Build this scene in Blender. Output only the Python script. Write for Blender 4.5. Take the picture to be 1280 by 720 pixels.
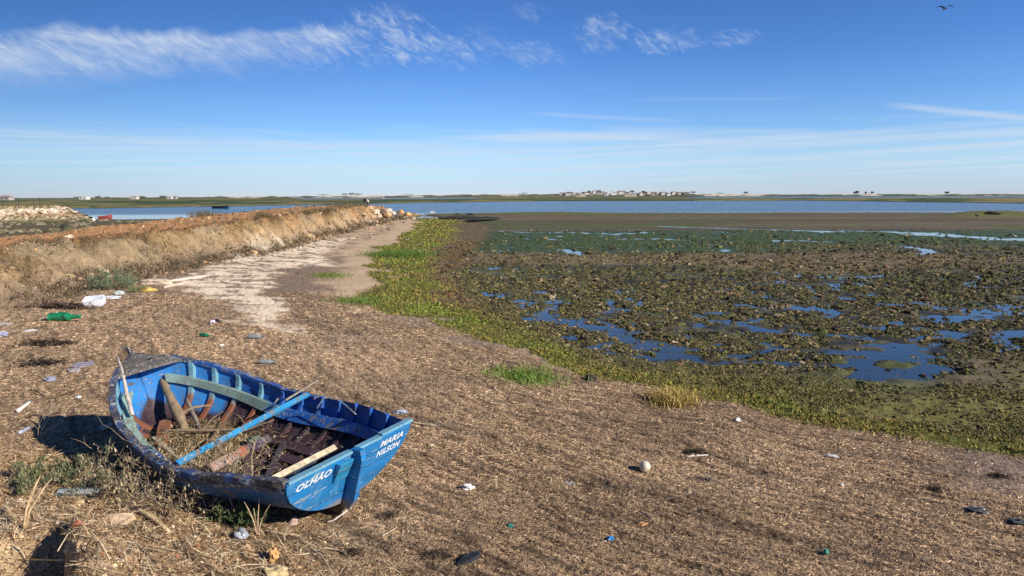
import bpy, bmesh, math, random
import numpy as np
from mathutils import Vector, Matrix, Euler

for o in list(bpy.data.objects):
    bpy.data.objects.remove(o)
SC = bpy.context.scene
COL = SC.collection
random.seed(11)
RNG = np.random.default_rng(11)

# ------------------------------------------------------------------ camera
CAM_H = 2.5
FPX = 853.3
PITCH = math.atan(115/FPX)
ROLL = math.radians(0.2)
cam_d = bpy.data.cameras.new('camera')
cam_d.sensor_width = 36.0
cam_d.lens = 24.0
cam_d.clip_start = 0.1
cam_d.clip_end = 60000
cam = bpy.data.objects.new('camera', cam_d)
COL.objects.link(cam)
_f = Vector((0, math.cos(PITCH), -math.sin(PITCH)))
_r0 = Vector((1, 0, 0)); _u0 = Vector((0, math.sin(PITCH), math.cos(PITCH)))
_r = _r0*math.cos(ROLL) - _u0*math.sin(ROLL)
_u = _r0*math.sin(ROLL) + _u0*math.cos(ROLL)
m3 = Matrix((_r, _u, -_f)).transposed()
cam.matrix_world = Matrix.Translation((0, 0, CAM_H)) @ m3.to_4x4()
SC.camera = cam

def ray(px, py):
    d = _f + _r*((px-640)/FPX) + _u*((360-py)/FPX)
    return d.normalized()

def azel(px, py):
    d = ray(px, py)
    return math.degrees(math.atan2(d.x, d.y)), math.degrees(math.asin(d.z))

# ------------------------------------------------------------------ view, sun, sky
SC.view_settings.view_transform = 'Standard'
SC.view_settings.look = 'None'
SC.view_settings.exposure = 0.35
SC.view_settings.gamma = 1.0
SC.view_settings.use_curve_mapping = False

SUN_EL = math.radians(28)
SUN_DIR = Vector((0.885, -0.465, 0)).normalized()
SUN_V = Vector((SUN_DIR.x*math.cos(SUN_EL), SUN_DIR.y*math.cos(SUN_EL), math.sin(SUN_EL)))
sd_ = bpy.data.lights.new('sun', 'SUN')
sd_.energy = 5.0
sd_.angle = math.radians(0.5)
sd_.color = (1.0, 0.90, 0.76)
sun = bpy.data.objects.new('sun', sd_)
sun.rotation_euler = SUN_V.to_track_quat('Z', 'Y').to_euler()
sun.location = (20, -10, 30)
COL.objects.link(sun)

world = bpy.data.worlds.new('World')
SC.world = world
world.use_nodes = True
wt = world.node_tree
wt.nodes.clear()

class G:
    """tiny node-graph helper"""
    def __init__(self, tree): self.t = tree
    def n(self, typ, **kw):
        nd = self.t.nodes.new(typ)
        for k, v in kw.items():
            setattr(nd, k, v)
        return nd
    def put(self, sock, v):
        if hasattr(v, 'is_linked') or isinstance(v, bpy.types.NodeSocket):
            self.t.links.new(v, sock)
        else:
            sock.default_value = v
    def math(self, op, a, b=None, c=None, clamp=False):
        nd = self.n('ShaderNodeMath', operation=op, use_clamp=clamp)
        self.put(nd.inputs[0], a)
        if b is not None: self.put(nd.inputs[1], b)
        if c is not None: self.put(nd.inputs[2], c)
        return nd.outputs[0]
    def rng(self, v, a, b, lo=0.0, hi=1.0, smooth=True):
        nd = self.n('ShaderNodeMapRange')
        nd.interpolation_type = 'SMOOTHSTEP' if smooth else 'LINEAR'
        self.put(nd.inputs[0], v)
        nd.inputs[1].default_value = a; nd.inputs[2].default_value = b
        nd.inputs[3].default_value = lo; nd.inputs[4].default_value = hi
        return nd.outputs[0]
    def comb(self, x, y, z=0.0):
        nd = self.n('ShaderNodeCombineXYZ')
        for i, v in enumerate((x, y, z)): self.put(nd.inputs[i], v)
        return nd.outputs[0]
    def noise(self, vec, scale, detail=4, rough=0.55, dist=0.0, out=0):
        nd = self.n('ShaderNodeTexNoise')
        if vec is not None: self.put(nd.inputs['Vector'], vec)
        nd.inputs['Scale'].default_value = scale
        nd.inputs['Detail'].default_value = detail
        nd.inputs['Roughness'].default_value = rough
        nd.inputs['Distortion'].default_value = dist
        return nd.outputs[out]
    def mix(self, f, a, b, mode='MIX'):
        nd = self.n('ShaderNodeMix', data_type='RGBA', blend_type=mode)
        self.put(nd.inputs[0], f)
        for i, v in ((6, a), (7, b)):
            if isinstance(v, (tuple, list)) and len(v) == 3: v = (*v, 1)
            self.put(nd.inputs[i], v)
        return nd.outputs[2]

g = G(wt)
sky = g.n('ShaderNodeTexSky', sky_type='NISHITA')
sky.sun_disc = False
sky.sun_elevation = SUN_EL
sky.sun_rotation = math.atan2(SUN_DIR.x, SUN_DIR.y)
sky.altitude = 0
sky.air_density = 0.85
sky.dust_density = 0.0
sky.ozone_density = 4.0
tc = g.n('ShaderNodeTexCoord')
sep = g.n('ShaderNodeSeparateXYZ')
wt.links.new(tc.outputs['Generated'], sep.inputs[0])
X_, Y_, Z_ = sep.outputs
az = g.math('MULTIPLY', g.math('ARCTAN2', X_, Y_), 57.2958)
el = g.math('MULTIPLY', g.math('ARCSINE', Z_), 57.2958)

def ellipse(cx, cy, sx, sy, ang=0.0, soft=1.0):
    ca, sa = math.cos(ang), math.sin(ang)
    dx = g.math('SUBTRACT', az, cx); dy = g.math('SUBTRACT', el, cy)
    u = g.math('ADD', g.math('MULTIPLY', dx, ca/sx), g.math('MULTIPLY', dy, sa/sx))
    v = g.math('ADD', g.math('MULTIPLY', dx, -sa/sy), g.math('MULTIPLY', dy, ca/sy))
    r2 = g.math('ADD', g.math('MULTIPLY', u, u), g.math('MULTIPLY', v, v))
    return g.rng(r2, 1.0, 1.0-soft)

def pxell(x0, y0, x1, y1, ang=0.0, soft=1.0):
    a0, _ = azel(x0, (y0+y1)/2); a1, _ = azel(x1, (y0+y1)/2)
    _, e0 = azel((x0+x1)/2, y0); _, e1 = azel((x0+x1)/2, y1)
    ca_, ce_ = azel((x0+x1)/2, (y0+y1)/2)
    return ellipse(ca_, ce_, abs(a1-a0)/2, abs(e1-e0)/2, ang, soft)

# fibrous cirrus streaks, falling to the right
def streak(ang, along, across, seed, detail=6, dist=0.6):
    ca, sa = math.cos(ang), math.sin(ang)
    u = g.math('ADD', g.math('MULTIPLY', az, ca*along), g.math('MULTIPLY', el, sa*along))
    v = g.math('ADD', g.math('MULTIPLY', az, -sa*across), g.math('MULTIPLY', el, ca*across))
    return g.noise(g.comb(u, v, seed), 1.0, detail, 0.62, dist)

fibA = streak(math.radians(-33), 0.28, 0.95, 3.1, 9, 1.5)
fibB = streak(math.radians(-20), 0.30, 0.8, 63.1, 9, 2.2)
fib = g.math('ADD', g.math('MULTIPLY', fibA, .6), g.math('MULTIPLY', fibB, .4))
fib2 = streak(math.radians(-6), 0.10, 0.7, 7.7, 7, 1.0)
puff = streak(math.radians(-26), 0.55, 1.25, 12.3, 8, 1.5)
low = streak(math.radians(-2), 0.045, 1.3, 21.0, 7, 0.4)
low2 = streak(math.radians(2), 0.03, 2.6, 31.0, 5, 0.3)
# cirrus band top left
wob = g.math('MULTIPLY', g.math('SUBTRACT', streak(0, 0.22, 0.3, 44.0, 3), 0.5), 2.6)
elw = g.math('ADD', el, wob)
a0, e_top0 = azel(0, 33); a4, e_top4 = azel(430, 33)
_, e_b0 = azel(0, 108); _, e_b3 = azel(300, 98); _, e_b4 = azel(430, 68)
def lineat(a_, p, q):
    # linear function of azimuth through p and q
    s = (q[1]-p[1])/(q[0]-p[0])
    return g.math('ADD', g.math('MULTIPLY', a_, s), p[1]-s*p[0])
top = lineat(az, (a0, e_top0), (a4, e_top4))
bot = lineat(az, (a0, e_b0), (a4, e_b4))
band = g.math('MULTIPLY', g.rng(g.math('SUBTRACT', top, elw), -0.2, 0.7), g.rng(g.math('SUBTRACT', elw, bot), -0.9, 2.2))
band = g.math('MULTIPLY', band, g.rng(az, a4+2.0, a4-2.0))
band = g.math('MULTIPLY', band, g.rng(az, -75, -60))
cA = g.math('MULTIPLY', band, g.math('ADD', g.math('MULTIPLY', g.rng(fib, 0.30, 0.76), 0.62), g.math('MULTIPLY', g.rng(fib2, 0.25, 0.75), 0.40)))
pu = g.math('ADD', g.math('MULTIPLY', puff, .65), g.math('MULTIPLY', fib, .5))
def wisp(x0, y0, x1, y1, k, ang=0.0):
    e_ = pxell(x0-(x1-x0)*.25, y0-(y1-y0)*.25, x1+(x1-x0)*.25, y1+(y1-y0)*.25, ang)
    v = g.math('SUBTRACT', g.math('ADD', g.math('MULTIPLY', e_, .55), g.math('MULTIPLY', pu, 2.6)), 1.68)
    return g.math('MULTIPLY', g.math('MULTIPLY', g.rng(v, 0.0, 1.15), k*.85), g.rng(e_, 0.0, .35))
parts = [cA]
for w in ((415, 18, 545, 78, 0.75), (470, 38, 600, 84, 0.75, -0.1), (440, 5, 530, 45, 0.5), (340, 30, 440, 90, 0.55), (625, 50, 705, 84, 0.5, -0.15), (640, 0, 680, 30, 0.35), (722, 20, 785, 66, 0.8),
          (785, 34, 872, 66, 0.8), (885, 36, 948, 58, 0.65), (560, 30, 640, 75, 0.3)):
    parts.append(wisp(*w))
# contrail-like streak at right and thin streaks in the low veil
def thin(x0, y0, x1, y1, half, k):
    p = azel(x0, y0); q = azel(x1, y1)
    d = g.math('ABSOLUTE', g.math('SUBTRACT', el, lineat(az, p, q)))
    m_ = g.rng(d, half, 0.0)
    m_ = g.math('MULTIPLY', m_, g.rng(az, p[0]-1.0, p[0]+2.5))
    m_ = g.math('MULTIPLY', m_, g.rng(az, q[0]+1.0, q[0]-3))
    return g.math('MULTIPLY', g.math('MULTIPLY', m_, k), g.math('ADD', 0.35, low))
for t in ((1110, 131, 1330, 152, 0.38, 0.55), (640, 163, 930, 178, 0.5, 0.35), (740, 160, 1040, 164, 0.5, 0.3), (600, 173, 860, 165, 0.55, 0.4), (300, 184, 600, 180, 0.45, 0.35),
          (660, 141, 860, 152, 0.3, 0.25), (780, 124, 1010, 122, 0.25, 0.14), (0, 166, 260, 180, 0.4, 0.3), (880, 196, 1180, 205, 0.5, 0.2)):
    parts.append(thin(*t))
# low veil
_, ev = azel(300, 186); _, ev2 = azel(640, 150)
veil_top = g.math('ADD', 5.2, g.math('MULTIPLY', g.math('SUBTRACT', low, 0.5), 3.4))
veil = g.math('MULTIPLY', g.rng(g.math('SUBTRACT', veil_top, el), -0.3, 1.4), g.math('ADD', 0.24, g.math('MULTIPLY', g.rng(low2, 0.38, 0.66), 0.46)))
veil = g.math('MULTIPLY', veil, g.rng(az, -45, 0, .62, 1.0))
veil = g.math('MULTIPLY', veil, g.rng(el, -.2, 2.6, .3, 1.0))
parts.append(veil)
tot = parts[0]
for p_ in parts[1:]:
    tot = g.math('SUBTRACT', 1.0, g.math('MULTIPLY', g.math('SUBTRACT', 1.0, tot), g.math('SUBTRACT', 1.0, g.math('MINIMUM', p_, 0.95))))
film = g.math('MULTIPLY', g.rng(el, 12.0, 3.0), g.math('ADD', .03, g.math('MULTIPLY', low, .16)))
tot = g.math('SUBTRACT', 1.0, g.math('MULTIPLY', g.math('SUBTRACT', 1.0, tot), g.math('SUBTRACT', 1.0, film)))
tot = g.math('MULTIPLY', tot, g.rng(el, -0.5, 0.3))
tint = g.mix(1.0, sky.outputs[0], (0.86, 0.985, 1.13), 'MULTIPLY')
tint = g.mix(1.0, tint, g.rng(az, -48, 6, .56, 1.0), 'MULTIPLY')
gmn = g.n('ShaderNodeGamma'); gmn.inputs[1].default_value = 1.40
wt.links.new(tint, gmn.inputs[0])
lowf = g.rng(el, 3.2, 0.0)
skc = g.mix(lowf, gmn.outputs[0], g.mix(1.0, gmn.outputs[0], (.80, .74, .95), 'MULTIPLY'))
colr = g.mix(tot, skc, (10.2, 11.6, 13.6))
bg = g.n('ShaderNodeBackground')
bg.inputs['Strength'].default_value = 0.05
wt.links.new(colr, bg.inputs['Color'])
wo = g.n('ShaderNodeOutputWorld')
wt.links.new(bg.outputs[0], wo.inputs[0])

# ------------------------------------------------------------------ object helpers
def tag(o, label=None, cat=None, group=None, kind=None):
    if label: o['label'] = label
    if cat: o['category'] = cat
    if group: o['group'] = group
    if kind: o['kind'] = kind
    return o

def link(name, me, mat=None, parent=None):
    o = bpy.data.objects.new(name, me)
    COL.objects.link(o)
    if mat is not None and me is not None:
        if isinstance(mat, (list, tuple)):
            for q in mat: me.materials.append(q)
        else:
            me.materials.append(mat)
    if parent is not None: o.parent = parent
    return o

def empty(name, loc=(0, 0, 0), rot=(0, 0, 0)):
    o = bpy.data.objects.new(name, None)
    o.empty_display_size = 0.2
    COL.objects.link(o)
    o.location = loc; o.rotation_euler = rot
    return o

def np_mesh(name, V, Fq, cols=None, smooth=True):
    """V (n,3), Fq (m,k) k=3 or 4, cols dict of (n,4) or (n,)"""
    me = bpy.data.meshes.new(name)
    V = np.ascontiguousarray(V, dtype=np.float32); Fq = np.ascontiguousarray(Fq, dtype=np.int32)
    k = Fq.shape[1]
    me.vertices.add(len(V)); me.vertices.foreach_set('co', V.ravel())
    me.loops.add(Fq.size); me.loops.foreach_set('vertex_index', Fq.ravel())
    me.polygons.add(len(Fq))
    me.polygons.foreach_set('loop_start', np.arange(0, Fq.size, k, dtype=np.int32))
    me.polygons.foreach_set('loop_total', np.full(len(Fq), k, dtype=np.int32))
    me.polygons.foreach_set('use_smooth', np.full(len(Fq), smooth, dtype=bool))
    me.update(calc_edges=True)
    if cols:
        for nm, c in cols.items():
            if c.ndim == 1:
                a = me.attributes.new(nm, 'FLOAT', 'POINT'); a.data.foreach_set('value', c.astype(np.float32))
            else:
                if c.shape[1] == 3: c = np.hstack([c, np.ones((len(c), 1))])
                a = me.color_attributes.new(nm, 'FLOAT_COLOR', 'POINT'); a.data.foreach_set('color', c.astype(np.float32).ravel())
    return me

class MB:
    """collects shapes, builds one mesh"""
    def __init__(self): self.v = []; self.f = []; self.c = []; self.col = None
    def add(self, vs, fs, col=None):
        b = len(self.v)
        self.v += [tuple(q) for q in vs]
        self.f += [tuple(i+b for i in f) for f in fs]
        self.c += [col or (1, 1, 1)]*len(vs)
    def box(self, c, s, R=None, col=None, jit=0.0):
        R = R or Matrix.Identity(3)
        c = Vector(c)
        vs = []
        for dx in (-.5, .5):
            for dy in (-.5, .5):
                for dz in (-.5, .5):
                    p = Vector((dx*s[0], dy*s[1], dz*s[2]))
                    if jit: p += Vector([random.uniform(-jit, jit) for _ in range(3)])
                    vs.append(c + R @ p)
        self.add(vs, [(0, 1, 3, 2), (4, 6, 7, 5), (0, 4, 5, 1), (2, 3, 7, 6), (0, 2, 6, 4), (1, 5, 7, 3)], col)
    def tube(self, pts, rad, n=6, col=None, flat=1.0, cols=None):
        pts = [Vector(p) for p in pts]
        if not hasattr(rad, '__len__'): rad = [rad]*len(pts)
        vs = []; cc = []
        up0 = Vector((0, 0, 1))
        for i, p in enumerate(pts):
            t = (pts[min(i+1, len(pts)-1)] - pts[max(i-1, 0)]).normalized()
            up = up0 if abs(t.dot(up0)) < .95 else Vector((1, 0, 0))
            a = t.cross(up).normalized(); b = a.cross(t).normalized()
            for k in range(n):
                th = 2*math.pi*(k+.5)/n
                vs.append(p + a*(math.cos(th)*rad[i]) + b*(math.sin(th)*rad[i]*flat))
        fs = []
        for i in range(len(pts)-1):
            for k in range(n):
                k2 = (k+1) % n
                fs.append((i*n+k, i*n+k2, (i+1)*n+k2, (i+1)*n+k))
        fs.append(tuple(range(n))[::-1]); fs.append(tuple((len(pts)-1)*n+k for k in range(n)))
        b0 = len(self.v)
        self.add(vs, fs, col)
        if cols:
            for i in range(len(pts)):
                for k in range(n): self.c[b0+i*n+k] = cols[i]
    def lathe(self, prof, n=16, R=None, loc=(0, 0, 0), col=None, wob=0.0):
        R = R or Matrix.Identity(3); loc = Vector(loc)
        vs = []
        for (r, z) in prof:
            for k in range(n):
                th = 2*math.pi*k/n
                rr = r*(1+random.uniform(-wob, wob))
                vs.append(loc + R @ Vector((rr*math.cos(th), rr*math.sin(th), z)))
        fs = []
        for i in range(len(prof)-1):
            for k in range(n):
                k2 = (k+1) % n
                fs.append((i*n+k, i*n+k2, (i+1)*n+k2, (i+1)*n+k))
        fs.append(tuple(range(n))[::-1]); fs.append(tuple((len(prof)-1)*n+k for k in range(n)))
        self.add(vs, fs, col)
    def build(self, name, mat, parent=None, smooth=False, bevel=0.0):
        me = bpy.data.meshes.new(name)
        me.from_pydata(self.v, [], self.f)
        me.update()
        ca = me.color_attributes.new('Col', 'FLOAT_COLOR', 'POINT')
        flat = []
        for c in self.c: flat += [c[0], c[1], c[2], 1.0]
        ca.data.foreach_set('color', flat)
        if smooth:
            for p in me.polygons: p.use_smooth = True
        o = link(name, me, mat, parent)
        if bevel:
            md = o.modifiers.new('bevel', 'BEVEL'); md.width = bevel; md.segments = 2; md.limit_method = 'ANGLE'
        return o

# ------------------------------------------------------------------ numpy noise
def _h(ix, iy, seed):
    n = (ix.astype(np.int64)*374761393 + iy.astype(np.int64)*668265263 + seed*982451653) & 0xffffffff
    n = ((n ^ (n >> 13))*1274126177) & 0xffffffff
    n = n ^ (n >> 16)
    return (n & 0xffff).astype(np.float32)/65535.0
def vn(x, y, seed=0):
    ix = np.floor(x); iy = np.floor(y)
    fx = (x-ix).astype(np.float32); fy = (y-iy).astype(np.float32)
    fx = fx*fx*(3-2*fx); fy = fy*fy*(3-2*fy)
    a = _h(ix, iy, seed); b = _h(ix+1, iy, seed); c = _h(ix, iy+1, seed); d = _h(ix+1, iy+1, seed)
    return (a+(b-a)*fx)*(1-fy)+(c+(d-c)*fx)*fy
def fbm(x, y, seed=0, oct=4, gain=.5):
    s = 0; a = 1; t = 0
    for i in range(oct):
        ca, sa = math.cos(i*.9+.3), math.sin(i*.9+.3)
        s = s + a*vn((x*ca-y*sa)*2.03**i, (x*sa+y*ca)*2.03**i, seed+i*17); t += a; a *= gain
    return s/t          # 0..1, mean .5
def ss(v, a, b):
    t = np.clip((v-a)/(b-a), 0, 1); return t*t*(3-2*t)

def gp(px, py, z):
    d = ray(px, py); t = (z-CAM_H)/d.z
    return (d.x*t, d.y*t)

# ------------------------------------------------------------------ terrain model (world metres; camera stands at x=0,y=0)
SHORE = [(16, 2.0), (9, 5.4), (5.5, 7.0), (4.8, 7.3), (4.3, 7.7), (3.5, 8.1), (3.0, 8.8), (2.5, 9.0), (2.1, 9.6), (1.4, 10.0), (0.8, 10.6), (-0.6, 12.6),
         (-2.0, 14.9), (-3.1, 16.5), (-4.3, 19.0), (-5.0, 23.0), (-5.9, 28.5), (-7.0, 34.7), (-7.4, 44.3), (-8.8, 61.2), (-10.0, 75.0), (-11.5, 86.0), (-30, 90)]
EDGE = None
def sdist(x, y, P, signed=True):
    best = np.full(x.shape, 1e9, np.float32); sg = np.ones(x.shape, np.float32)
    for (x0, y0), (x1, y1) in zip(P[:-1], P[1:]):
        dx, dy = x1-x0, y1-y0; L2 = dx*dx+dy*dy
        t = np.clip(((x-x0)*dx+(y-y0)*dy)/L2, 0, 1)
        ex = x-(x0+t*dx); ey = y-(y0+t*dy); d = ex*ex+ey*ey
        m = d < best
        best = np.where(m, d, best)
        if signed: sg = np.where(m, np.where(dx*ey-dy*ex < 0, 1.0, -1.0), sg)
    return np.sqrt(best)*sg
def poly_in(x, y, P):
    """signed distance to polygon, positive inside"""
    ins = np.zeros(x.shape, bool)
    n = len(P)
    for i in range(n):
        x0, y0 = P[i]; x1, y1 = P[(i+1) % n]
        c = ((y0 > y) != (y1 > y)) & (x < (x1-x0)*(y-y0)/((y1-y0) if y1 != y0 else 1e-9)+x0)
        ins ^= c
    d = sdist(x, y, list(P)+[P[0]], signed=False)
    return np.where(ins, d, -d)

SANDPOLY = [gp(px, py, -0.08) for px, py in ((215, 347), (250, 366), (285, 386), (330, 400), (368, 414), (352, 396), (338, 372), (333, 350), (342, 338), (372, 332), (412, 328), (400, 318), (440, 296), (330, 312), (285, 325), (262, 344))]
SAND2 = [gp(px, py, -0.12) for px, py in ((395, 345), (440, 375), (480, 362), (478, 340), (500, 306), (530, 290), (560, 276), (470, 270), (400, 300), (418, 330))]
TONGUE = [gp(px, py, -0.08) for px, py in ((345, 420), (330, 395), (322, 368), (326, 345), (350, 334), (395, 322), (440, 314), (415, 333), (395, 345), (400, 365), (430, 385), (500, 410))]
RIGHTDRY = [gp(px, py, -0.45) for px, py in ((1170, 478), (1195, 445), (1290, 432), (1500, 440), (1700, 600), (1330, 540), (1230, 520), (1190, 500))]
NB_A = np.array([-1.4, -0.65, -0.4, -.07, .07, .3, .75, 1.5]); NB_Y = np.array([92, 96, 104, 118, 122, 117, 112, 110])
FB_A = np.array([-1.5, -.72, -.63, -.4, -.16, .07, .42, .74, 1.5]); FB_Y = np.array([170, 180, 190, 232, 300, 394, 362, 215, 200])
IS_A = np.array([-1.5, -.75, -.4, -.22, -.1, .05, .3, .45, .75, 1.5]); IS_Z = np.array([1.5, 1.8, 3.0, 5.0, 5.2, 6.5, 5.5, 4.0, 3.0, 3.0])

def macro(x, y):
    """height and masks"""
    x = np.asarray(x, np.float32); y = np.asarray(y, np.float32)
    r = np.hypot(x, y)
    A = x/np.maximum(y, 1e-3); A = np.where(y > 0.5, A, np.sign(x)*9)
    M = {}
    sd = sdist(x, y, SHORE)
    wig = (fbm(x*.35, y*.35, 5, 3)-.5)*2.0*np.clip(r/14, .35, 3)
    sdw = sd + wig*.55
    M['sd'] = sd; M['sdw'] = sdw
    z = np.interp(sd, [-14, -9, -5, -1.5, 0, 1.2, 3, 6, 10], [.06, .05, .0, -.2, -.30, -.37, -.43, -.48, -.5]).astype(np.float32)
    # low wrack ridges running along the beach
    al = x*.85-y*.5
    ripple = np.sin((sd + .8*(fbm(al*.25, sd*.5, 31, 2)-.5))*3.3)*.006*ss(-sd, .3, 2.5)*ss(-sd, 11, 5)
    z = z + ripple + (fbm(x*.6, y*.6, 8, 3)-.5)*.10*ss(-sd, -.5, 2)
    # ---- marsh flat
    ed = sdist(x, y, EDGE)
    M['ed'] = ed
    edw = ed + (fbm(x*.5, y*.5, 43, 3)-.5)*1.6
    ms = ss(edw, -1.2, .35)
    yw = y + (fbm(x*.05, y*.08, 41, 3)-.5)*16 + .03*x
    base = np.interp(yw, [0, 10, 25, 29.5, 33, 40, 43, 56, 61, 85, 100, 118], [-.486, -.486, -.484, -.455, -.44, -.45, -.462, -.464, -.44, -.42, -.40, -.36]).astype(np.float32)
    big = fbm(x*.16, y*.30, 51, 4)-.5
    mid = fbm(x*.9, y*1.4, 61, 3)-.5
    pud = (fbm(x*2.3, y*2.5, 57, 3)-.5)*.75+(fbm(x*1.0, y*1.3, 58, 2)-.5)*.35
    bump = big*.04 + mid*.015 + pud*.19
    bump = bump*np.where(yw > 60, .4, 1.0)
    # dry patch on the near right
    rd = poly_in(x, y, RIGHTDRY)+ (fbm(x*.6, y*.6, 71, 3)-.5)*2.2
    dry = ss(rd, -.7, .8)
    # puddle lane at the near rim of the flat
    lane = np.exp(-((ed-1.1-(fbm(al*.3, sd*.1, 55, 2)-.5)*2)/.9)**2)*ss(y, 8, 11)*ss(y, 30, 22)
    mz = base + bump - lane*.010
    mz = mz*(1-dry) + (-.43+mid*.05)*dry
    # tidal rivulets
    def creek(P, w, dpt):
        q = sdist(x + (fbm(x*.15, y*.15, 81, 2)-.5)*1.6, y + (fbm(x*.15, y*.15, 83, 2)-.5)*1.5, P, signed=False)
        return -dpt*np.exp(-(q/w)**2)
    for P, w, dpt in CREEKS: mz = mz + creek(P, w, dpt)
    z = z*(1-ms) + mz*ms
    M['marsh'] = ms; M['dry'] = dry; M['yw'] = yw
    # ---- embankment on the left
    toe = -11.2 - .028*np.maximum(y-14, 0) + (fbm(y*.18, x*.02, 91, 3)-.5)*2.2
    toe = toe + np.where(y < 16, (16-y)*.08, 0)
    hb = np.interp(y, [-30, 0, 10, 18, 26, 37, 48, 64, 76, 84, 90], [.8, .9, 1.0, 1.10, 1.18, 1.34, 1.50, 1.58, 1.5, .7, -.2]).astype(np.float32)
    wface = np.interp(y, [0, 14, 22, 35, 90], [5.5, 3.6, 2.4, 1.7, 1.7]).astype(np.float32)
    t = (toe-x)/wface
    gul = np.abs(fbm(y*.55+x*.12, x*.10, 95, 3)-.5)*2
    gul2 = np.abs(fbm(y*1.7+x*.6, x*.35, 96, 2)-.5)*2
    t2 = t + (gul2-.3)*.30*ss(t, .02, .35)*ss(t, 1.4, .8)*ss(y, 60, 40) + (gul-.45)*.62*ss(t, .02, .35)*ss(t, 1.35, .8)
    face = ss(t2, 0, 1.0)**.85
    bk = ss(x, -21.5-.03*np.maximum(y-20, 0), -17.5-.03*np.maximum(y-20, 0)+(0))
    emb = face*bk
    hb2 = hb + (fbm(x*.35, y*.35, 97, 3)-.5)*.22
    lowland = np.interp(y, [0, 70, 92, 100, 110], [-.2, -.38, -.44, -.6, -1.2]).astype(np.float32) + (fbm(x*.12, y*.2, 99, 3)-.5)*.12
    leftside = ss(-x, 15.5, 18.5)
    zl = np.where(leftside > 0, z*(1-leftside)+lowland*leftside, z)
    z = zl*(1-emb) + np.maximum(hb2, zl)*emb
    M['emb'] = emb; M['face'] = ss(t2, 0.0, .12)*ss(t2, 1.25, .9)*bk; M['top'] = ss(t2, .9, 1.2)*bk*ss(y, 92, 84); M['left'] = leftside
    M['t'] = t2; M['gul'] = gul; M['bk'] = bk
    # ---- channel
    nb = np.interp(A, NB_A, NB_Y); fb = np.interp(A, FB_A, FB_Y)
    nbw = nb + (fbm(x*.03, y*.05, 101, 3)-.5)*14; fbw = fb + (fbm(x*.012, y*.02, 103, 3)-.5)*30
    inch = ss(y, nbw-1.5, nbw+3.5)
    z = z*(1-inch) + (-1.6)*inch
    out = ss(y, fbw-6, fbw+4)
    far = -.1 + (fbm(x*.006, y*.012, 105, 4)-.5)*.9
    w2 = (ss(A, .22, .32)+ss(A, -.34, -.25)*ss(A, -.02, -.1))*ss(r, 760, 820)*ss(r, 1330, 1250)
    far = far - w2*1.4
    isl = np.interp(A, IS_A, IS_Z)
    isz = isl*(.55+.7*fbm(A*60, r*.002, 107, 3))*ss(r, 1360, 1480)*ss(r, 1900, 1620)
    far = far + isz
    far = np.where(r > 1900, -3.0, far)
    z = z*(1-out) + far*out
    M['out'] = out; M['inch'] = inch; M['isl'] = isz; M['A'] = A
    # far marsh island at the right, near bank
    mr = ss(A, .60, .68)*ss(y, 84, 88)*ss(y, 103, 98)
    z = z + mr*(.55*fbm(x*.15, y*.3, 109, 3)+.15)
    M['mr'] = mr
    # ---- mound under the photographer and to the left of it
    mound = .95*np.exp(-(r/2.1)**2) + .34*np.exp(-(((x+3.0)/1.5)**2+((y-3.7)/1.05)**2)) + .22*np.exp(-(((x+4.6)/1.6)**2+((y-5.2)/1.1)**2))
    # hollow and steep right-hand lip, added to throw the dark patch of shade
    hw = (fbm(x*3, y*3, 111, 3)-.5)*.16
    ha = (x+2.74)*-.81+(y-3.98)*-.587 + hw; hb_ = (x+2.74)*-.587+(y-3.98)*.81 + hw
    shade_hol = ss(ha, -.03, .05)*ss(ha, 1.7, .8)*ss(hb_, .40, .16)*ss(hb_, -1.8, -1.2)
    lip = np.exp(-((ha+.10)/.12)**2)*ss(hb_, .55, .2)*ss(hb_, -1.5, -1.0)
    z = z + mound - .46*shade_hol + .10*lip
    z = z - .075*np.exp(-(((x+1.35)/.75)**2+((y-5.0)/.45)**2))
    M['mound'] = np.clip(mound*3.2, 0, 1)*ss(y, 9, 6); M['shade_hol'] = shade_hol
    return z, M

CREEKS = []
EDGE = [gp(px, py, -.47) for px, py in ((2200, 420), (1300, 436), (1200, 452), (1165, 474), (1080, 479), (1000, 470), (900, 462), (850, 457), (760, 443), (690, 420), (640, 392), (605, 366), (588, 342), (598, 318), (612, 300), (625, 286), (600, 277), (560, 272))]
def _creek(pix, w, d, z=-.49): CREEKS.append(([gp(px, py, z) for px, py in pix], w, d))
_creek(((770, 299), (820, 298), (870, 300)), .5, .07)
_creek(((640, 297), (720, 300)), .5, .06)
_creek(((700, 290), (770, 293), (810, 291)), .6, .07)
_creek(((1125, 307), (1150, 311), (1166, 316), (1150, 320)), .42, .12)
_creek(((830, 283), (930, 286), (1030, 289)), .9, .14)
_creek(((610, 287), (660, 291), (700, 290)), .5, .06)
_creek(((1050, 288), (1110, 290), (1170, 292)), .9, .10)
_creek(((1150, 293), (1210, 296), (1290, 300)), 1.3, .12)
_creek(((980, 301), (1030, 302)), .8, .08)
_creek(((700, 311), (722, 318)), .45, .10)
_creek(((590, 338), (640, 334)), .5, .09)
_creek(((660, 398), (740, 412), (790, 432)), .45, .07)
_creek(((1045, 465), (1100, 467), (1160, 463)), .3, .05)
_creek(((1280, 380), (1230, 395), (1180, 400)), .5, .05)

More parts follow.
